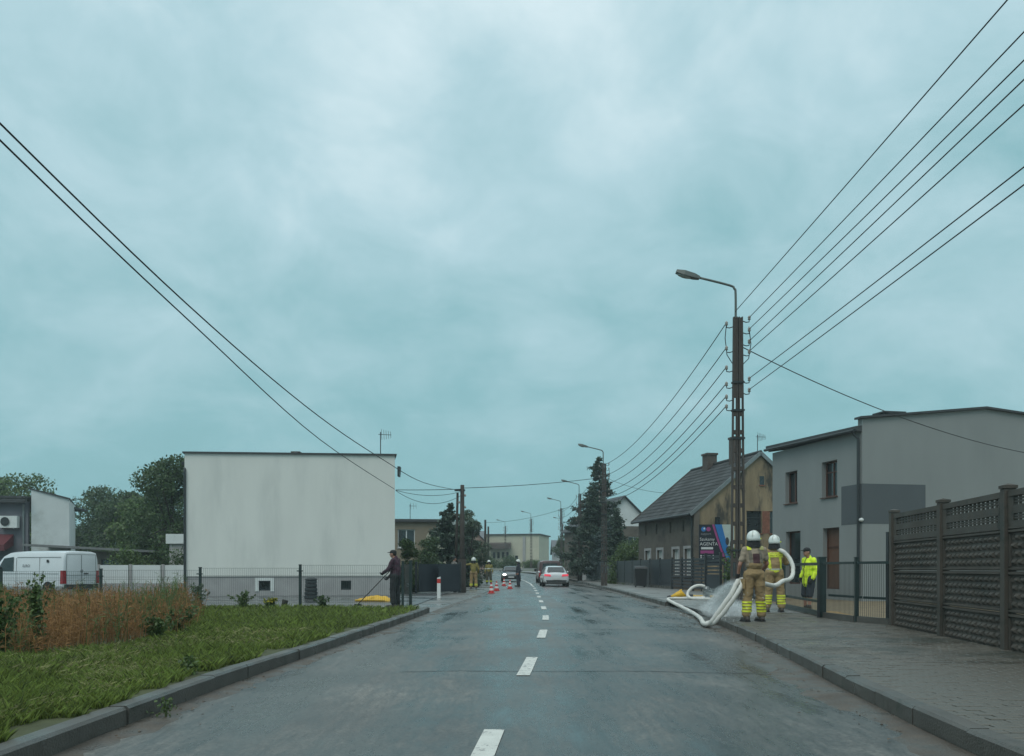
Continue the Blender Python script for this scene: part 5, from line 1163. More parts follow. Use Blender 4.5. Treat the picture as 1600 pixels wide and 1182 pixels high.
def van(name, label, loc, yaw, paint, old=False, scale=1.0, txt=True):
    t = thing(name, label, 'van', loc, yaw, None, local=True); t.scale = (scale,)*3
    mb = MB()
    def sec(w, zb, zt): return [(0, zb), (w*.90, zb), (w, zb+.16), (w, .95), (w*.965, zt-.32), (w*.87, zt-.06), (w*.6, zt), (0, zt+.015)]
    loft(mb, [(y, sec(w, zb, z)) for y, w, zb, z in ((-2.45, .90, .36, 1.88), (-2.41, .945, .3, 1.95), (-1.8, .955, .26, 1.98), (0, .955, .26, 1.98), (.85, .95, .26, 1.95), (1.25, .95, .26, 1.80), (1.9, .93, .26, 1.24), (2.35, .86, .3, 1.02), (2.5, .70, .36, .86))]); b_ = mb.build('body', paint, t)
    md = b_.modifiers.new('b', 'BEVEL'); md.width = .05; md.segments = 3; md.limit_method = 'ANGLE'; md.angle_limit = .5
    b_.data.polygons.foreach_set('use_smooth', [True]*len(b_.data.polygons))
    def plate(nm, pts, m, par=t): mb = MB(); mb.add(pts, [tuple(range(len(pts)))]); return mb.build(nm, m, par)
    for s in (-1, 1):
        plate('side_window', [(s*.958, .52, 1.08), (s*.955, 1.55, 1.10), (s*.93, 1.12, 1.66), (s*.935, .52, 1.72)][::s], M_glass)
        mb = MB(); mb.hexa([(s*.80, -2.475, .55), (s*.972, -2.45, .55), (s*.972, -2.28, .55), (s*.80, -2.30, .55), (s*.82, -2.465, 1.12), (s*.968, -2.44, 1.12), (s*.968, -2.30, 1.12), (s*.82, -2.30, 1.12)]); mb.build('tail_light', M_tail, t)
        for y in (-1.55, 1.55): wheel(t, s*.86, y, .33, .22)
        # door seams and mouldings
        sm_ = MB(); [sm_.beam((s*.962, y, .45), (s*.935, y, 1.68), .012, .012) for y in (-1.05, .35)]; sm_.beam((s*.963, -2.2, .98), (s*.963, 1.6, .98), .012, .016); sm_.beam((s*.93, -2.3, 1.70), (s*.93, .3, 1.70), .015, .018); sm_.build('door_seam', M_plast if False else mat('seam_grey', (.14, .15, .15), .6, .1, 3, 0), t)
        mb = MB(); mb.ell((s*1.05, 1.45, 1.15), (.1, .08, .15), 10, 8); mb.build('mirror', M_plast, t, smooth=True)
        mb = MB(); mb.ell((s*.60, 2.42, .78), (.16, .1, .1), 10, 8); mb.build('headlight', M_lens, t, smooth=True)
    plate('windscreen', [(.78, 1.90, 1.26), (-.78, 1.90, 1.26), (-.70, 1.30, 1.80), (.70, 1.30, 1.80)], M_glass)
    sm_ = MB(); sm_.beam((0, -2.462, .5), (0, -2.462, 1.8), .014, .014); sm_.beam((-.78, -2.46, .92), (.78, -2.46, .92), .014, .012); [sm_.beam((s*.80, -2.462, .5), (s*.77, -2.45, 1.82), .014, .014) for s in (-1, 1)]; sm_.beam((-.76, -2.45, 1.82), (.76, -2.45, 1.82), .014, .014); sm_.build('rear_door_seam', mat('seam_grey', (.14, .15, .15)), t)
    mb = MB(); mb.lathe([(.075, 0), (.075, -.012), (.05, -.02)], (.02, -2.455, 1.10), 16, axis='y'); mb.build('emblem', M_steel, t)
    mb = MB(); mb.box((.24, -2.475, .99), (.22, .03, .045)); mb.build('door_handle', M_plast, t)
    mb = MB(); mb.box((0, -2.47, .60), (.52, .02, .115)); mb.build('number_plate', M_plate, t)
    mb = MB(); mb.hexa([(-.86, -2.55, .33), (.86, -2.55, .33), (.92, -2.35, .33), (-.92, -2.35, .33), (-.86, -2.53, .52), (.86, -2.53, .52), (.92, -2.35, .52), (-.92, -2.35, .52)]); mb.build('rear_bumper', M_plast if not old else M_steel, t)
    if old: plate('rear_window', [(-.68, -2.47, 1.16), (.68, -2.47, 1.16), (.62, -2.455, 1.72), (-.62, -2.455, 1.72)], M_glass)
    if txt:
        L4 = Matrix.Translation((-.968, -.05, 1.27)) @ Matrix.Rotation(-PI/2, 4, 'Z') @ RX
        text_mesh('lettering', 'EURO', .17, L4, mat('print_black', (.03, .03, .035), .5, .1, 3, 0), t)
        mb = MB(); mb.box((-.962, -1.55, 1.53), (.012, .12, .12)); mb.build('side_badge', M_plast, t)
    return t
van('white_van', 'white panel van parked behind the mesh fence at the left edge', (-21.2, 40.3, 0), math.radians(68), M_paint_w)
van('dark_van', 'dark red old van ahead of the white saloon car', (3.05, 76, 0), math.radians(2), M_paint_r, True, .95, False)

# ================================================================== SMALL STREET OBJECTS
cone0 = thing('traffic_cone', 'x', 'traffic cone', (-1.0, 44.6, 0), 0, 'traffic cones by the firefighters', local=True)
mb = MB(); mb.box((0, 0, .02), (.36, .36, .04)); mb.build('base', M_red, cone0)
def frus(z0, z1, r0, r1, m, nm): mb = MB(); mb.lathe([(r0, z0), (r1, z1)], (0, 0, 0), 16); return mb.build(nm, m, cone0, smooth=False)
rr_ = lambda z: .135-.105*(z-.04)/.5
for i, (z0, z1) in enumerate(((.04, .15), (.15, .26), (.26, .36), (.36, .45), (.45, .54))): frus(z0, z1, rr_(z0), rr_(z1), M_red if i % 2 == 0 else M_whitep, 'cone_band')
cones = [(-1.03, 44.6, 'nearest and leftmost of the orange traffic cones'), (-.85, 49.5, 'traffic cone just right of the nearest cone'), (-.12, 54, 'traffic cone beside the feet of the dark clothed man'), (-.57, 64, 'farthest traffic cone, in front of the grey car')]
for i, (x, y, lb) in enumerate(cones):
    if i == 0: cone0.location = (x, y, road_z(x, y)+.0); cone0['label'] = lb
    else: dup(cone0, None, (x, y, road_z(x, y)), 0, lb)
dl = thing('delineator_post', 'white roadside post with a red band left of the gate', 'post', (-2.98, 36.5, .03))
mb = MB(); mb.box((-2.98, 36.5, .3), (.14, .09, .62)); mb.build('lower_post', M_whitep, dl); mb = MB(); mb.box((-2.98, 36.5, .70), (.142, .092, .18)); mb.build('red_band', M_red, dl); mb = MB(); mb.hexa([(-3.05, 36.455, .79), (-2.91, 36.455, .79), (-2.91, 36.545, .79), (-3.05, 36.545, .79), (-3.05, 36.455, .83), (-2.91, 36.455, .88), (-2.91, 36.545, .88), (-3.05, 36.545, .83)]); mb.build('cap', M_whitep, dl)
bn = thing('wheelie_bin', 'big dark wheeled bin in front of the sheet fence', 'bin', (7.45, 52, .09))
mb = MB(); mb.hexa([(7.15, 51.7, .2), (7.75, 51.7, .2), (7.75, 52.3, .2), (7.15, 52.3, .2), (7.08, 51.6, 1.2), (7.82, 51.6, 1.2), (7.82, 52.4, 1.2), (7.08, 52.4, 1.2)]); mb.build('body', M_plast, bn)
mb = MB(); mb.hexa([(7.06, 51.56, 1.21), (7.84, 51.56, 1.21), (7.84, 52.42, 1.21), (7.06, 52.42, 1.21), (7.1, 51.6, 1.28), (7.8, 51.6, 1.28), (7.8, 52.4, 1.38), (7.1, 52.4, 1.38)]); mb.build('lid', M_plast, bn)
for x in (7.2, 7.7): mb = MB(); mb.lathe([(.1, -.03), (.1, .03)], (x, 52.2, .19), 14, axis='x'); mb.build('wheel', M_tyre, bn)
st = thing('garden_composter', 'squat dark ribbed barrel on the yard behind the mesh fence', 'barrel', (-7.85, 35, 0))
for k in range(5): mb = MB(); mb.lathe([(.24-.01*k, 0), (.27-.01*k, .03), (.27-.012*k, .12), (.24-.012*k, .145)], (-7.85, 35, .02+.15*k), 16); mb.build('ring', M_dark, st)
mb = MB(); mb.lathe([(.25, 0), (.24, .04), (.1, .09)], (-7.85, 35, .77), 16); mb.build('lid', M_dark, st)
mb = MB(); mb.tube([(-6.25, 24.6, 0), (-6.26, 24.6, .2), (-6.22, 24.6, .34)], [.08, .075, .085], 10); tag(mb.build('tree_stump', M_bark), 'short dark stump left of the second fence post', 'stump')
# yellow folded tarpaulin on the yard left
tp = thing('yellow_tarpaulin', 'crumpled bright yellow plastic sheet lying by the broom', 'tarpaulin', (-5.1, 33, .02))
V_ = []; F_ = []; NX, NY = 26, 12
for j in range(NY+1):
    for i in range(NX+1):
        a, b = i/NX, j/NY; e_ = math.sin(PI*min(.999, max(.001, a)))**.5*math.sin(PI*b)**.5
        V_.append((-5.75+1.3*a+.08*noise.noise((a*4, b*3, 1)), 32.7+.75*b+.1*noise.noise((a*3, b*4, 4)), .012+e_*(.13+.10*a)+.07*e_*noise.noise((a*9, b*6, 2))))
for j in range(NY):
    for i in range(NX): q = j*(NX+1)+i; F_.append((q, q+1, q+NX+2, q+NX+1))
raw('sheet', V_, F_, M_yel, tp)
mb = MB(); mb.tube([(-5.7, 32.6, .05), (-5.2, 32.45, .06), (-4.6, 32.5, .05)], .035, 8); mb.build('cord', M_yel, tp)
# yellow ejector / suction hose on the right pavement
ej = thing('yellow_ejector', 'yellow plastic funnel ejector lying on the pavement', 'ejector', (7.0, 33, .09))
K = Vector((5.95, 31.6, .09))
mb = MB(); ax_pts = [(-.38, 0, .10), (-.2, 0, .16), (-.08, 0, .20), (.0, 0, .21), (.08, 0, .16), (.16, 0, .12)]; mb.tube([K+Vector(p) for p in ax_pts], [.04, .08, .12, .14, .10, .07], 14); mb.build('funnel', M_yel, ej, smooth=True)
mb = MB(); mb.tube([K+Vector((-.46, 0, .07)), K+Vector((-.35, 0, .10))], [.08, .09], 12); mb.build('intake_strainer', M_plast, ej)
mb = MB(); mb.hexa([K+Vector(p) for p in ((-.14, -.08, .24), (.03, -.08, .26), (.03, .08, .26), (-.14, .08, .24), (-.03, -.04, .37), (.04, -.04, .39), (.04, .04, .39), (-.03, .04, .37))]); mb.build('handle', M_yel, ej)
yh = thing('yellow_suction_hose', 'yellow corrugated hose lying between the funnel and the spray', 'hose', (7.2, 31.5, .09))
mb = MB(); pts = [K+Vector((.42+.9*i/22, .0+.02*math.sin(i*.4), .11-.03*i/22)) for i in range(23)]; mb.tube(pts, [.085 if i % 2 else .075 for i in range(23)], 12); mb.build('tube', M_yel, yh)
mb = MB(); mb.tube([K+Vector((.26, 0, .13)), K+Vector((.42, 0, .12))], [.10, .10], 12); mb.build('coupling', M_dark, yh); mb = MB(); mb.tube([K+Vector((.82, 0, .10)), K+Vector((.86, 0, .10))], .092, 12); mb.build('strap', M_plast, yh)
og = thing('orange_wrench', 'small orange coupling handle sticking up beside the spray', 'handle', (7.3, 31.2, .09))
mb = MB(); mb.tube([(7.98, 32, .2), (8.05, 32, .42), (8.12, 32, .56), (7.95, 32, .66)], [.05, .045, .05, .035], 8); mb.build('lever', mat('orange_plastic', (.50, .20, .05), .5, .1, 5, 0), og); mb = MB(); mb.lathe([(.09, 0), (.1, .05), (.06, .1)], (7.97, 32, .1), 12); mb.build('foot', M_dark, og)
hd_ = thing('hydrant_coupling', 'grey metal hose coupling block behind the white hose bend', 'coupling', (6.75, 31.2, .09))
mb = MB(); mb.box((6.78, 31.25, .28), (.2, .2, .38)); mb.lathe([(.1, 0), (.12, .04), (.09, .12)], (6.78, 31.25, .46), 12); mb.build('block', M_steel, hd_)
# ================================================================== PEOPLE
def remesh(mb, vox, smooth=2, wrinkle=0.0, wf=9.0, seed=0):
    me = bpy.data.meshes.new('tmp'); me.from_pydata(mb.v, [], mb.f); o = bpy.data.objects.new('tmp', me); COL.objects.link(o)
    md = o.modifiers.new('r', 'REMESH'); md.mode = 'VOXEL'; md.voxel_size = vox
    dg = bpy.context.evaluated_depsgraph_get(); m2_ = bpy.data.meshes.new_from_object(o.evaluated_get(dg)); bpy.data.objects.remove(o); bpy.data.meshes.remove(me)
    bm = bmesh.new(); bm.from_mesh(m2_)
    for _ in range(smooth): bmesh.ops.smooth_vert(bm, verts=bm.verts, factor=.5, use_axis_x=True, use_axis_y=True, use_axis_z=True)
    if wrinkle:
        bm.normal_update()
        for v in bm.verts:
            c = v.co; k = noise.noise((c.x*wf+seed, c.y*wf, c.z*wf*1.7))+.6*noise.noise((c.x*wf*2.3, c.y*wf*2.3+seed, c.z*wf*3.4)); v.co += v.normal*k*wrinkle
    bm.to_mesh(m2_); bm.free(); return m2_
def mesh_obj(name, me, m, parent):
    me.name = name; me.materials.clear(); me.materials.append(m); me.polygons.foreach_set('use_smooth', [True]*len(me.polygons)); me.update()
    o = bpy.data.objects.new(name, me); COL.objects.link(o); o.parent = parent; return o
def piece(src, planes, off, name, m, parent):
    """a strip cut out of a garment by planes (co, no): keeps the side the normal points to; raised by off"""
    bm = bmesh.new(); bm.from_mesh(src)
    for co, no in planes: bmesh.ops.bisect_plane(bm, geom=bm.verts[:]+bm.edges[:]+bm.faces[:], plane_co=co, plane_no=no, clear_inner=True)
    bm.normal_update()
    for v in bm.verts: v.co += v.normal*off
    me = bpy.data.meshes.new(name); bm.to_mesh(me); bm.free(); return mesh_obj(name, me, m, parent)
DEF = dict(hipL=(-.10, 0, .92), hipR=(.10, 0, .92), kneeL=(-.13, .03, .50), kneeR=(.13, .03, .50), ankL=(-.15, -.02, .09), ankR=(.15, -.02, .09), shL=(-.185, 0, 1.43), shR=(.185, 0, 1.43), elL=(-.27, -.03, 1.15), elR=(.27, -.03, 1.15), wrL=(-.29, .06, .91), wrR=(.29, .06, .91), toe=(0, .2, -.05), head=(0, .02, 1.665))
def hand(mb, w, d, side, curl=.6, s=1.0):
    """palm, four unequal bent fingers, thumb from the side of the palm"""
    w = Vector(w); d = Vector(d).normalized(); lat = Vector((0, 1, 0)); lat = (lat-d*lat.dot(d)).normalized(); nrm = d.cross(lat).normalized()*side
    for q in (-1, 0, 1): mb.caps(w+d*.015+lat*q*.018, w+d*.085+lat*q*.026, .019, .016, 8)
    for k, (o, l) in enumerate(((-.036, .062), (-.012, .078), (.012, .083), (.035, .072))):
        a = w+d*.09+lat*o; b = a+(d*math.cos(curl*.6)-nrm*math.sin(curl*.6))*l*.55; c = b+(d*math.cos(curl*1.6)-nrm*math.sin(curl*1.6))*l*.5
        mb.caps(a, b, .0105, .0095, 7); mb.caps(b, c, .0095, .008, 7)
    a = w+d*.03+lat*.03; b = a+(lat*.75+d*.55-nrm*.2).normalized()*.045; c = b+(d*.9+lat*.1-nrm*.4).normalized()*.035
    mb.caps(a, b, .014, .012, 7); mb.caps(b, c, .012, .009, 7)
def figure(name, label, loc, yaw, top, bottom, headgear, J=None, vox=.014, long_sleeve=True, shorts=False, bands=True, gloves=True, group=None, scale=1.0, hair=False, collar=None, hem=None):
    t = thing(name, label, 'person', loc, yaw, group, local=True); t.scale = (scale,)*3
    j = dict(DEF); j.update(J or {}); v = {k: Vector(p) for k, p in j.items()}
    hd = v['head']
    b = MB()
    b.ell((0, 0, .96), (.145, .10, .13)); b.ell((0, 0, 1.13), (.13, .09, .18)); b.ell((0, 0, 1.31), (.165, .105, .19))
    b.caps((0, -.01, 1.42), hd+Vector((0, -.02, -.06)), .06, .055)
    b.ell(hd, (.076, .096, .112)); b.ell(hd+Vector((0, .03, -.06)), (.055, .065, .06)); b.caps(hd+Vector((0, .092, .015)), hd+Vector((0, .112, -.022)), .010, .016, 8)
    for s in (-1, 1): b.ell(hd+Vector((s*.078, -.005, -.01)), (.012, .022, .033)); b.ell(hd+Vector((s*.03, .088, -.055)), (.02, .01, .008))
    for S, s in (('L', -1), ('R', 1)):
        b.caps((s*.06, 0, 1.43), v['sh'+S], .055, .058); b.caps(v['sh'+S], v['el'+S], .052, .040); b.caps(v['el'+S], v['wr'+S], .041, .028)
        hand(b, v['wr'+S], v['wr'+S]-v['el'+S], s, .9)
        b.caps(v['hip'+S], v['knee'+S], .085, .056); b.caps(v['knee'+S], v['ank'+S], .055, .038); b.ell(v['knee'+S].lerp(v['ank'+S], .3)+Vector((0, -.02, 0)), (.05, .055, .11))
        tv = Vector(v['toe']); b.caps(v['ank'+S]+Vector((0, -.03, -.04)), v['ank'+S]+tv, .038, .03)
    mesh_obj('body', remesh(b, min(vox, .012), 1), M_skin, t)
    # eyes
    for s in (-1, 1): e_ = MB(); e_.ell(hd+Vector((s*.03, .088, .012)), (.011, .008, .007), 8, 6); e_.build('eye', M_hair, t, smooth=True)
    # trousers
    g = MB(); tm = bottom
    zt = 1.06
    g.ell((0, -.01, .97), (.19, .145, .15)); 
    for S, s in (('L', -1), ('R', 1)):
        g.caps(v['hip'+S]+Vector((0, 0, .02)), v['knee'+S], .122, .098)
        if shorts: pass
        else: g.caps(v['knee'+S], v['ank'+S]+Vector((0, .01, .06)), .096, .094)
    if collar == 'bib':
        g.ell((0, -.012, 1.12), (.165, .125, .17))
    tr = mesh_obj('shorts' if shorts else 'trousers', remesh(g, vox, 2, .013, 7, 3), tm, t)
    if shorts:
        pass
    if bands:
        for S, s in (('L', -1), ('R', 1)):
            for k in range(4 if bands == 4 else 2):
                z0 = .19+k*.06; piece(tr.data, [(Vector((0, 0, z0)), Vector((0, 0, 1))), (Vector((0, 0, z0+.038)), Vector((0, 0, -1))), (Vector((0, 0, 0)), Vector((s, 0, 0)))], .006, 'reflective_band', M_band, tr)
    # boots
    for S, s in (('L', -1), ('R', 1)):
        g = MB(); a = v['ank'+S]; tv = Vector(v['toe']); g.caps(a+Vector((0, 0, .1)), a+Vector((0, -.01, -.02)), .058, .056); g.caps(a+Vector((0, -.05, -.042)), a+tv+Vector((0, .02, .005)), .048, .043)
        bo = mesh_obj('boot', remesh(g, vox, 1), M_boot, t)
        g = MB(); ymin = a.y-.1; g.hexa([(a.x-.05, a.y-.09, .0), (a.x+.05, a.y-.09, .0), (a.x+tv.x*1+.05, a.y+tv.y+.05, .0), (a.x+tv.x-.05, a.y+tv.y+.05, .0), (a.x-.05, a.y-.09, .025), (a.x+.05, a.y-.09, .025), (a.x+tv.x+.05, a.y+tv.y+.05, .025), (a.x+tv.x-.05, a.y+tv.y+.05, .025)]); g.build('sole', M_plast, bo)
    # upper garment
    g = MB(); hem = hem or (.90 if long_sleeve else 1.02)
    g.ell((0, 0, 1.28), (.198, .145, .24)); g.caps((0, 0, hem+.12), (0, 0, 1.2), .165, .17); g.ell((0, -.005, hem+.12), (.185, .145, .13))
    for S, s in (('L', -1), ('R', 1)):
        g.caps((s*.05, 0, 1.42), v['sh'+S]+Vector((s*.005, 0, 0)), .075, .078)
        if long_sleeve: g.caps(v['sh'+S], v['el'+S], .078, .065); g.caps(v['el'+S], v['el'+S].lerp(v['wr'+S], .92), .065, .052)
        else: g.caps(v['sh'+S], v['sh'+S].lerp(v['el'+S], .62), .073, .066)
    g.caps((0, -.01, 1.42), (0, -.005, 1.51), .085, .07)
    jk = mesh_obj('jacket' if long_sleeve else 'tshirt', remesh(g, vox, 2, .014, 6, 1), top, t)
    if gloves:
        for S, s in (('L', -1), ('R', 1)):
            g = MB(); w = v['wr'+S]; d = (w-v['el'+S]).normalized(); g.caps(w-d*.05, w+d*.02, .040, .034, 10)
            h_ = MB(); hand(h_, w, d, s, 1.0)
            for k in range(0, len(h_.v)): pass
            g.v, g.f, g.m = g.v, g.f, g.m; bb = len(g.v); g.v += h_.v; g.f += [tuple(bb+i for i in f__) for f__ in h_.f]; g.m += h_.m
            me = remesh(g, .009, 1); bm = bmesh.new(); bm.from_mesh(me); bm.normal_update()
            for vv in bm.verts: vv.co += vv.normal*.005
            bm.to_mesh(me); bm.free(); mesh_obj('glove', me, M_glove, t)
    # headgear
    if headgear == 'helmet':
        g = MB(); R, k, n = (.128, .152, .135), 8, 20; c = hd+Vector((0, -.005, .035)); rows = []
        for i in range(k+1):
            th_ = (PI*.53)*i/k
            for q in range(n):
                a = 2*PI*q/n; fl = 1+(.06 if i == k else 0); rows.append(c+Vector((R[0]*math.sin(th_+.02)*math.cos(a)*fl, R[1]*math.sin(th_+.02)*math.sin(a)*fl, R[2]*math.cos(th_)-(.028 if (i == k) else 0)-(.03 if i >= k-1 and math.sin(a) < -.3 else 0))))
        g.add(rows, [(i*n+q, (i+1)*n+q, (i+1)*n+(q+1) % n, i*n+(q+1) % n) for i in range(k) for q in range(n)]+[tuple(range(n))])
        hm = g.build('helmet', M_helm, t, smooth=True); so_ = hm.modifiers.new('t', 'SOLIDIFY'); so_.thickness = .008; so_.offset = 0
        r_ = MB()
        for a0 in (-.5, .5):
            r_.tube([c+Vector((.134*math.sin(p)*a0*1.1, -.158*math.sin(p)*math.sqrt(1-(a0*.55)**2), .139*math.cos(p))) for p in [i*.2 for i in range(0, 8)]], .008, 6)
        r_.build('helmet_rib', M_bands, hm)
        g = MB(); rows = []
        for i in range(6):
            z = -.005-.035*i
            for q in range(n+1):
                a = PI*.86+PI*1.28*q/n; rows.append(c+Vector((math.cos(a)*(.116+.006*i), math.sin(a)*(.138+.004*i), z-.02)))
        g.add(rows, [(i*(n+1)+q, i*(n+1)+q+1, (i+1)*(n+1)+q+1, (i+1)*(n+1)+q) for i in range(5) for q in range(n)]); ng_ = g.build('neck_guard', M_black, hm, smooth=True)
        g = MB(); g.caps(c+Vector((.155, .03, -.03)), c+Vector((.155, .09, -.03)), .018, .022, 10); g.build('helmet_torch', M_band, hm)
        g = MB(); g.ell(c+Vector((0, .07, -.02)), (.118, .1, .06), 14, 8); g.build('visor', M_glass, hm, smooth=True)
    elif headgear == 'cap':
        g = MB(); g.ell(hd+Vector((0, -.005, .055)), (.088, .108, .075), 16, 8); g.ell(hd+Vector((0, .12, .045)), (.065, .075, .012), 12, 6); g.build('cap', M_black, t, smooth=True)
    if hair or headgear == 'cap':
        g = MB(); g.ell(hd+Vector((0, -.02, .015)), (.081, .092, .10), 14, 10); g.build('hair', M_hair, t, smooth=True)
    return t, tr, jk, v
FG = 'firefighters'
# --- near firefighter with t-shirt and braces, seen from behind
f1, f1t, f1j, f1v = figure('person', 'firefighter in white helmet, beige t-shirt and tan braces trousers, from behind', (4.92, 18.2, .128), math.radians(3), M_shirt, M_fire, 'helmet', dict(elL=(-.30, -.02, 1.14), wrL=(-.30, .12, .90), elR=(.28, .05, 1.16), wrR=(.22, .26, 1.0), kneeL=(-.13, .03, .5), ankL=(-.15, .0, .09), ankR=(.17, .05, .09), toe=(-.03, .18, -.05), head=(0, .05, 1.66)), .013, False, bands=4, group=FG, collar='bib', scale=1.01)
# braces, back patch, pocket
piece(f1j.data, [(Vector((-.14, 0, 1.12)), Vector((1, 0, -.25))), (Vector((.14, 0, 1.12)), Vector((-1, 0, -.25))), (Vector((0, -.02, 0)), Vector((0, -1, 0))), (Vector((0, 0, 1.0)), Vector((0, 0, 1))), (Vector((0, 0, 1.25)), Vector((0, 0, -1)))], .006, 'back_bib', M_fire, f1t)
for x0, x1 in ((-.135, -.075), (.06, .12)): piece(f1j.data, [(Vector((x0, 0, 1.3)), Vector((1, 0, .12))), (Vector((x1, 0, 1.3)), Vector((-1, 0, -.12))), (Vector((0, -.03, 0)), Vector((0, -1, 0))), (Vector((0, 0, 1.18)), Vector((0, 0, 1)))], .007, 'braces', mat('brace_webbing', (.17, .15, .115), .9, .15, 5, .2, 50), f1t)
for s, x0, x1 in ((-1, -.17, -.08), (1, .08, .17)): piece(f1j.data, [(Vector((x0, 0, 0)), Vector((1, 0, 0))), (Vector((x1, 0, 0)), Vector((-1, 0, 0))), (Vector((0, .03, 0)), Vector((0, -1, 0))), (Vector((0, 0, 1.435)), Vector((0, 0, 1)))], .011, 'shoulder_reflector', M_band if s < 0 else mat('dull_yellow', (.34, .33, .12), .6, .1, 5, 0), f1t)
piece(f1j.data, [(Vector((-.065, 0, 0)), Vector((1, 0, 0))), (Vector((.065, 0, 0)), Vector((-1, 0, 0))), (Vector((0, 0, 0)), Vector((0, -1, 0))), (Vector((0, 0, 1.17)), Vector((0, 0, 1))), (Vector((0, 0, 1.36)), Vector((0, 0, -1)))], .009, 'back_patch', mat('maroon_patch', (.06, .025, .028), .8, .15, 8, .1, 50), f1t)
mb = MB(); mb.hexa([(-.25, -.09, .66), (-.225, -.1, .66), (-.225, .06, .66), (-.25, .06, .66), (-.262, -.09, .86), (-.22, -.1, .86), (-.22, .06, .86), (-.262, .06, .86)]); mb.build('thigh_pocket', M_fire, f1t)
# --- second firefighter with full jacket
f2, f2t, f2j, f2v = figure('person', 'firefighter in full tan jacket carrying the white hose on the shoulder', (6.5, 22.2, .128), math.radians(-6), M_fire, M_fire, 'helmet', dict(elL=(-.27, .08, 1.16), wrL=(-.16, .28, 1.05), elR=(.29, .05, 1.18), wrR=(.24, .26, 1.22), ankL=(-.16, .02, .09), ankR=(.17, .0, .09), kneeR=(.15, .04, .5)), .014, True, bands=4, group=FG, scale=1.04)
fy = [(Vector((0, 0, 0)), Vector((0, -1, 0)))]
pb = piece(f2j.data, fy+[(Vector((-.185, 0, 0)), Vector((1, 0, 0))), (Vector((.185, 0, 0)), Vector((-1, 0, 0))), (Vector((0, 0, 1.30)), Vector((0, 0, 1))), (Vector((0, 0, 1.415)), Vector((0, 0, -1)))], .007, 'back_panel', M_band, f2j)
for x in (-.125, .125): piece(f2j.data, fy+[(Vector((x-.028, 0, 1.15)), Vector((1, 0, .1))), (Vector((x+.028, 0, 1.15)), Vector((-1, 0, -.1))), (Vector((0, 0, 1.0)), Vector((0, 0, 1))), (Vector((0, 0, 1.298)), Vector((0, 0, -1)))], .006, 'vertical_band', M_band, f2j)
piece(f2j.data, [(Vector((0, 0, .93)), Vector((0, 0, 1))), (Vector((0, 0, .995)), Vector((0, 0, -1))), (Vector((-.22, 0, 0)), Vector((1, 0, 0))), (Vector((.22, 0, 0)), Vector((-1, 0, 0)))], .006, 'waist_band', M_band, f2j)
piece(f2j.data, [(Vector((0, 0, .998)), Vector((0, 0, 1))), (Vector((0, 0, 1.035)), Vector((0, 0, -1))), (Vector((-.22, 0, 0)), Vector((1, 0, 0))), (Vector((.22, 0, 0)), Vector((-1, 0, 0)))], .006, 'waist_band', M_bands, f2j)
for s_, z in (('PAŃSTWOWA', 1.372), ('STRAŻ POŻARNA', 1.322)):
    text_mesh('lettering', s_, .042, Matrix.Translation((-.135, -.163, z)) @ RX, M_black, f2j)
# --- man in yellow jacket
f3, f3t, f3j, f3v = figure('person', 'man in black cap, bright yellow jacket and dark shorts behind the gate', (8.05, 24.3, .0), math.radians(112), M_hiv, M_navy, 'cap', dict(elL=(-.25, -.05, 1.15), wrL=(-.24, .10, .92), elR=(.29, -.10, 1.18), wrR=(.25, .06, .95), head=(0, .07, 1.65), kneeL=(-.11, .06, .5), ankL=(-.12, .08, .09)), .014, True, shorts=True, bands=False, gloves=True, hem=.70)
piece(f3j.data, [(Vector((-.013, 0, 0)), Vector((1, 0, 0))), (Vector((.013, 0, 0)), Vector((-1, 0, 0))), (Vector((0, 0, 0)), Vector((0, 1, 0)))], .006, 'zip_flap', M_black, f3j)
# --- far figures
figure('person', 'far firefighter from behind pointing with the left arm beside the wooden pole', (-2.25, 52.5, .035), 0, mat('firesuit_olive', (.21, .18, .05), .85, .15, 5, .3, 30), M_fire, 'helmet', dict(elL=(-.40, .08, 1.40), wrL=(-.62, .16, 1.42), elR=(.30, 0, 1.16), wrR=(.26, .12, .95)), .02, True, bands=2, gloves=False, group=FG)
ff5, t5, j5, _ = figure('person', 'far firefighter facing the camera behind the nearest cones', (-1.75, 68, .02), PI, mat('firesuit_olive', (.21, .18, .05)), mat('firesuit_dark', (.06, .06, .04), .85, .15, 5, .3, 30), 'helmet', None, .02, True, bands=2, gloves=False, group=FG)
piece(j5.data, [(Vector((0, 0, 1.15)), Vector((0, 0, 1))), (Vector((0, 0, 1.22)), Vector((0, 0, -1)))], .008, 'chest_band', M_bands, j5)
figure('person', 'man in white helmet and dark uniform standing on the road by the cones', (.43, 60.5, .0), math.radians(100), M_navy, M_navy, 'helmet', None, .02, True, bands=False, gloves=False, group=FG)
figure('person', 'man in grey jacket half hidden by the wooden pole', (-2.92, 45.2, .035), math.radians(-60), M_greyc, mat('light_trousers', (.25, .24, .22), .85, .15, 5, .3, 30), 'cap', None, .02, True, bands=False, gloves=False)
f8, _, _, v8 = figure('person', 'person in plum jacket and dark trousers sweeping at the fence end', (-3.55, 27.3, .02), math.radians(72), M_plum, M_black, 'cap', dict(elL=(-.26, .12, 1.16), wrL=(-.12, .36, 1.04), elR=(.26, .10, 1.12), wrR=(.14, .30, .92), head=(0, .08, 1.63)), .016, True, bands=False, gloves=True)
br_ = thing('broom', 'long thin handled broom held by the person in the plum jacket', 'broom', (-3.7, 27.3, .02))
R8 = Matrix.Rotation(math.radians(72), 4, 'Z'); W8 = lambda p: Vector((-3.55, 27.3, .02))+(R8 @ Vector(p))
p0, p1 = W8((.06, .18, 1.15)), W8((-.05, 1.25, .08)); mb = MB(); mb.tube([p0, p1], .014, 8); mb.build('handle', M_wood, br_)
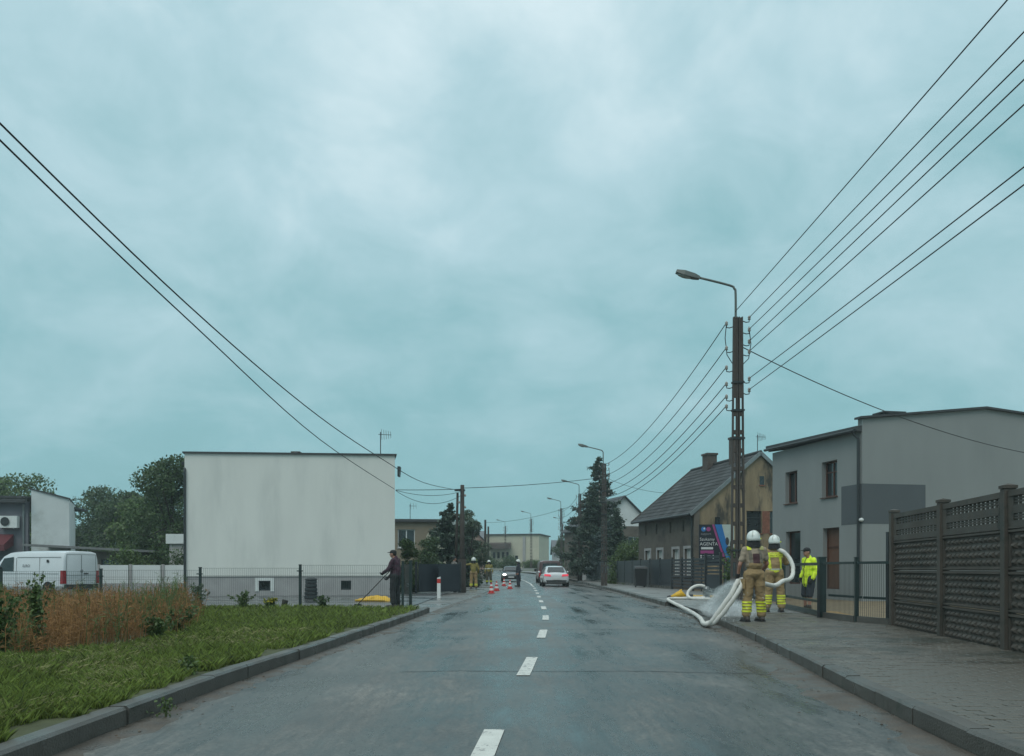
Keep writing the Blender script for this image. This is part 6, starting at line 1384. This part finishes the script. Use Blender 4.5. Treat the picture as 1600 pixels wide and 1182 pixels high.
mb = MB(); mb.beam(p1+R8 @ Vector((-.18, 0, -.02)), p1+R8 @ Vector((.18, 0, -.02)), .06, .08); mb.build('head', M_dark, br_)

# ================================================================== HOSE AND SPRAY
def hose(label, pts, r, n=8, flat=1.0, m=M_hose, name='fire_hose'):
    P = catmull(pts, n); P = [q+Vector((.012*noise.noise((i*.35, 1, 0)), .012*noise.noise((i*.35, 5, 0)), .006*noise.noise((i*.5, 9, 0)))) for i, q in enumerate(P)]; mb = MB(); mb.tube(P, [r*(1+.12*noise.noise((i*.6, 3, r*99))) for i in range(len(P))], 12); o = mb.build(name, m, smooth=True); tag(o, label, 'hose', 'white fire hoses'); return o
PZ = .12
# main hose: shoulder of the second man > round his right side > across behind the first man's hips > hand > down to the kerb > loop on the road
main = [(6.52, 22.25, 1.66), (6.64, 22.05, 1.64), (6.79, 21.98, 1.48), (6.86, 21.88, 1.25), (6.80, 21.72, 1.05), (6.64, 21.45, .95), (6.25, 20.7, .91), (5.75, 19.6, .83), (5.30, 18.75, .88), (4.92, 18.42, .94), (4.66, 18.33, .97), (4.58, 18.27, .90), (4.45, 18.25, .66), (4.22, 18.35, .30), (4.10, 18.5, .08), (4.05, 18.8, .04), (4.13, 19.4, .04), (4.40, 21, .05), (4.66, 23.2, .07), (4.82, 25.6, .12), (4.95, 27.8, .17), (5.15, 29.6, .18), (5.5, 31.0, PZ+.05), (6.1, 31.25, PZ+.05), (6.7, 31.1, PZ+.08)]
hose('long white fire hose running from the shoulder to a loop on the road', main, .05)
sec_ = [(4.70, 18.36, 1.0), (4.66, 18.20, .86), (4.54, 18.17, .66), (4.31, 18.27, .30), (4.16, 18.42, .09), (4.10, 18.7, .04), (4.2, 19.2, .04), (4.6, 19.9, .06), (5.0, 20.6, PZ+.03)]
hose('second white hose lying beside the first from the hand to the kerb', sec_, .046)
ret = [(6.72, 31.2, PZ+.46), (6.5, 31.2, PZ+.50), (6.25, 31.1, PZ+.42), (6.08, 31.0, PZ+.24), (6.12, 30.8, PZ+.08), (6.45, 30.6, PZ+.055), (7.0, 30.4, PZ+.05), (7.5, 30.1, PZ+.05), (7.9, 29.4, PZ+.05)]
hose('white hose bend beside the yellow funnel', ret, .05)
# water spray: fine drops plus a thin mist
rs = np.random.default_rng(3)
n = 5200; tt = rs.random(n)**.8; src = np.array([4.62, 18.4, .86]); ang = rs.normal(size=(n, 2))
tgt = np.stack([4.35+.42*ang[:, 0]+.15*rs.random(n), 20.4+1.1*ang[:, 1], np.full(n, PZ)], 1)
p = src+(tgt-src)*tt[:, None]; p[:, 2] = src[2]+(tgt[:, 2]-src[2])*tt**1.25+.10*np.sin(PI*tt); p += rs.normal(size=(n, 3))*.02
dv = (tgt-src); dv /= np.linalg.norm(dv, axis=1)[:, None]; ln = (.012+.03*rs.random(n))[:, None]; sd2 = np.cross(dv, rs.normal(size=(n, 3))); sd2 /= np.linalg.norm(sd2, axis=1)[:, None]; sd2 *= (.0022+.002*rs.random(n))[:, None]
M_drop = mat('water_drop', (.55, .60, .60), .15, .05, 3, 0)
dr = quads_mesh('water_drops', np.stack([p-dv*ln, p+sd2, p+dv*ln, p-sd2], 1), M_drop, kind='stuff'); tag(dr, 'fine drops of water spraying from the hose', 'water spray')
def mist(name, c, q, r, dens_, label, sc=3.0):
    """soft cloud of fine drops: unit sphere scaled to r, turned so that its z runs along q; density falls to nothing at the hull"""
    M = bpy.data.materials.new(name); M.use_nodes = True; t = M.node_tree; t.nodes.remove(t.nodes['Principled BSDF']); pv = t.nodes.new('ShaderNodeVolumePrincipled'); pv.inputs['Color'].default_value = (.96, .98, .98, 1); pv.inputs['Anisotropy'].default_value = .3
    tcn = t.nodes.new('ShaderNodeTexCoord'); nz = t.nodes.new('ShaderNodeTexNoise'); nz.inputs['Scale'].default_value = sc; nz.inputs['Detail'].default_value = 3; t.links.new(tcn.outputs['Object'], nz.inputs['Vector'])
    ln_ = t.nodes.new('ShaderNodeVectorMath'); ln_.operation = 'LENGTH'; t.links.new(tcn.outputs['Object'], ln_.inputs[0])
    fr = t.nodes.new('ShaderNodeMapRange'); fr.interpolation_type = 'SMOOTHSTEP'; fr.inputs[1].default_value = 1.0; fr.inputs[2].default_value = .15; fr.inputs[3].default_value = 0; fr.inputs[4].default_value = dens_; t.links.new(ln_.outputs['Value'], fr.inputs[0])
    mr = t.nodes.new('ShaderNodeMapRange'); mr.inputs[1].default_value = .3; mr.inputs[2].default_value = .7; mr.inputs[3].default_value = .25; mr.inputs[4].default_value = 1.6; t.links.new(nz.outputs[0], mr.inputs[0])
    mu = t.nodes.new('ShaderNodeMath'); mu.operation = 'MULTIPLY'; t.links.new(fr.outputs[0], mu.inputs[0]); t.links.new(mr.outputs[0], mu.inputs[1])
    t.links.new(mu.outputs[0], pv.inputs['Density']); t.links.new(pv.outputs[0], t.nodes['Material Output'].inputs['Volume'])
    mb = MB(); mb.ell((0, 0, 0), (1, 1, 1), 20, 12); o = mb.build(name, M, smooth=True); o.location = c; o.scale = r; o.rotation_mode = 'QUATERNION'; o.rotation_quaternion = Vector(q).to_track_quat('Z', 'Y')
    tag(o, label, 'water spray', kind='stuff'); return o
mist('spray_mist', (4.50, 19.3, .60), (-.3, 1.7, -.75), (.20, .22, 1.0), 9.0, 'white fan of spray from the nozzle down to the pavement', 2.5)
mist('splash_mist', (5.0, 20.7, .24), (0, 0, 1), (.7, 1.6, .3), 4.5, 'low white mist where the spray hits the pavement', 2.0)

# ---- debris and litter in the gutters and on the drive (small stones)
st_ = MB(); rnd = random.Random(5)
for k in range(420):
    if k < 170: y = rnd.uniform(18, 34); x = rx(y)+rnd.uniform(-.9, .5); z = road_z(x, y) if x < rx(y) else pz(y)
    elif k < 320: y = rnd.uniform(4, 44); x = lx(y)+rnd.uniform(0, .35)**1.2; z = road_z(x, y)
    else: y = rnd.uniform(4, 20); x = rx(y)-rnd.uniform(0, .4); z = road_z(x, y)
    s = rnd.uniform(.004, .013); st_.ell((x, y, z+s*.3), (s*rnd.uniform(.8, 1.6), s, s*.6), 6, 4)
tag(st_.build('gutter_gravel', M_silt), 'loose grit and gravel washed into the gutters', 'gravel', kind='stuff')
lv_ = MB()
for k in range(160):
    side = rnd.random() < .5; y = rnd.uniform(4.5, 24); x = (lx(y)+abs(rnd.gauss(0, .25)) if side else rx(y)-abs(rnd.gauss(0, .3))); a = rnd.random()*6.28; s = rnd.uniform(.012, .03); z = road_z(x, y)+.012
    c, q = math.cos(a)*s, math.sin(a)*s; lv_.add([(x-c, y-q, z), (x+q*.5, y-c*.5, z+.006), (x+c, y+q, z+.002), (x-q*.5, y+c*.5, z+.005)], [(0, 1, 2, 3)])
tag(lv_.build('fallen_leaves', mat('dead_leaf', (.13, .085, .045), .7, .3, 9, 0, island=.4)), 'scattered dead leaves along the gutters', 'leaves', kind='stuff')

# ---- thin wet haze over the whole street
hz_m = bpy.data.materials.new('haze_air'); hz_m.use_nodes = True; t_ = hz_m.node_tree; t_.nodes.remove(t_.nodes['Principled BSDF']); pv_ = t_.nodes.new('ShaderNodeVolumePrincipled')
pv_.inputs['Color'].default_value = (.80, .93, .96, 1); pv_.inputs['Density'].default_value = .0007; pv_.inputs['Anisotropy'].default_value = .2
t_.links.new(pv_.outputs[0], t_.nodes['Material Output'].inputs['Volume'])
mb = MB(); mb.box((0, 1240, 7.5), (3040, 2580, 18.0)); hb = mb.build('haze', hz_m); hb['kind'] = 'stuff'
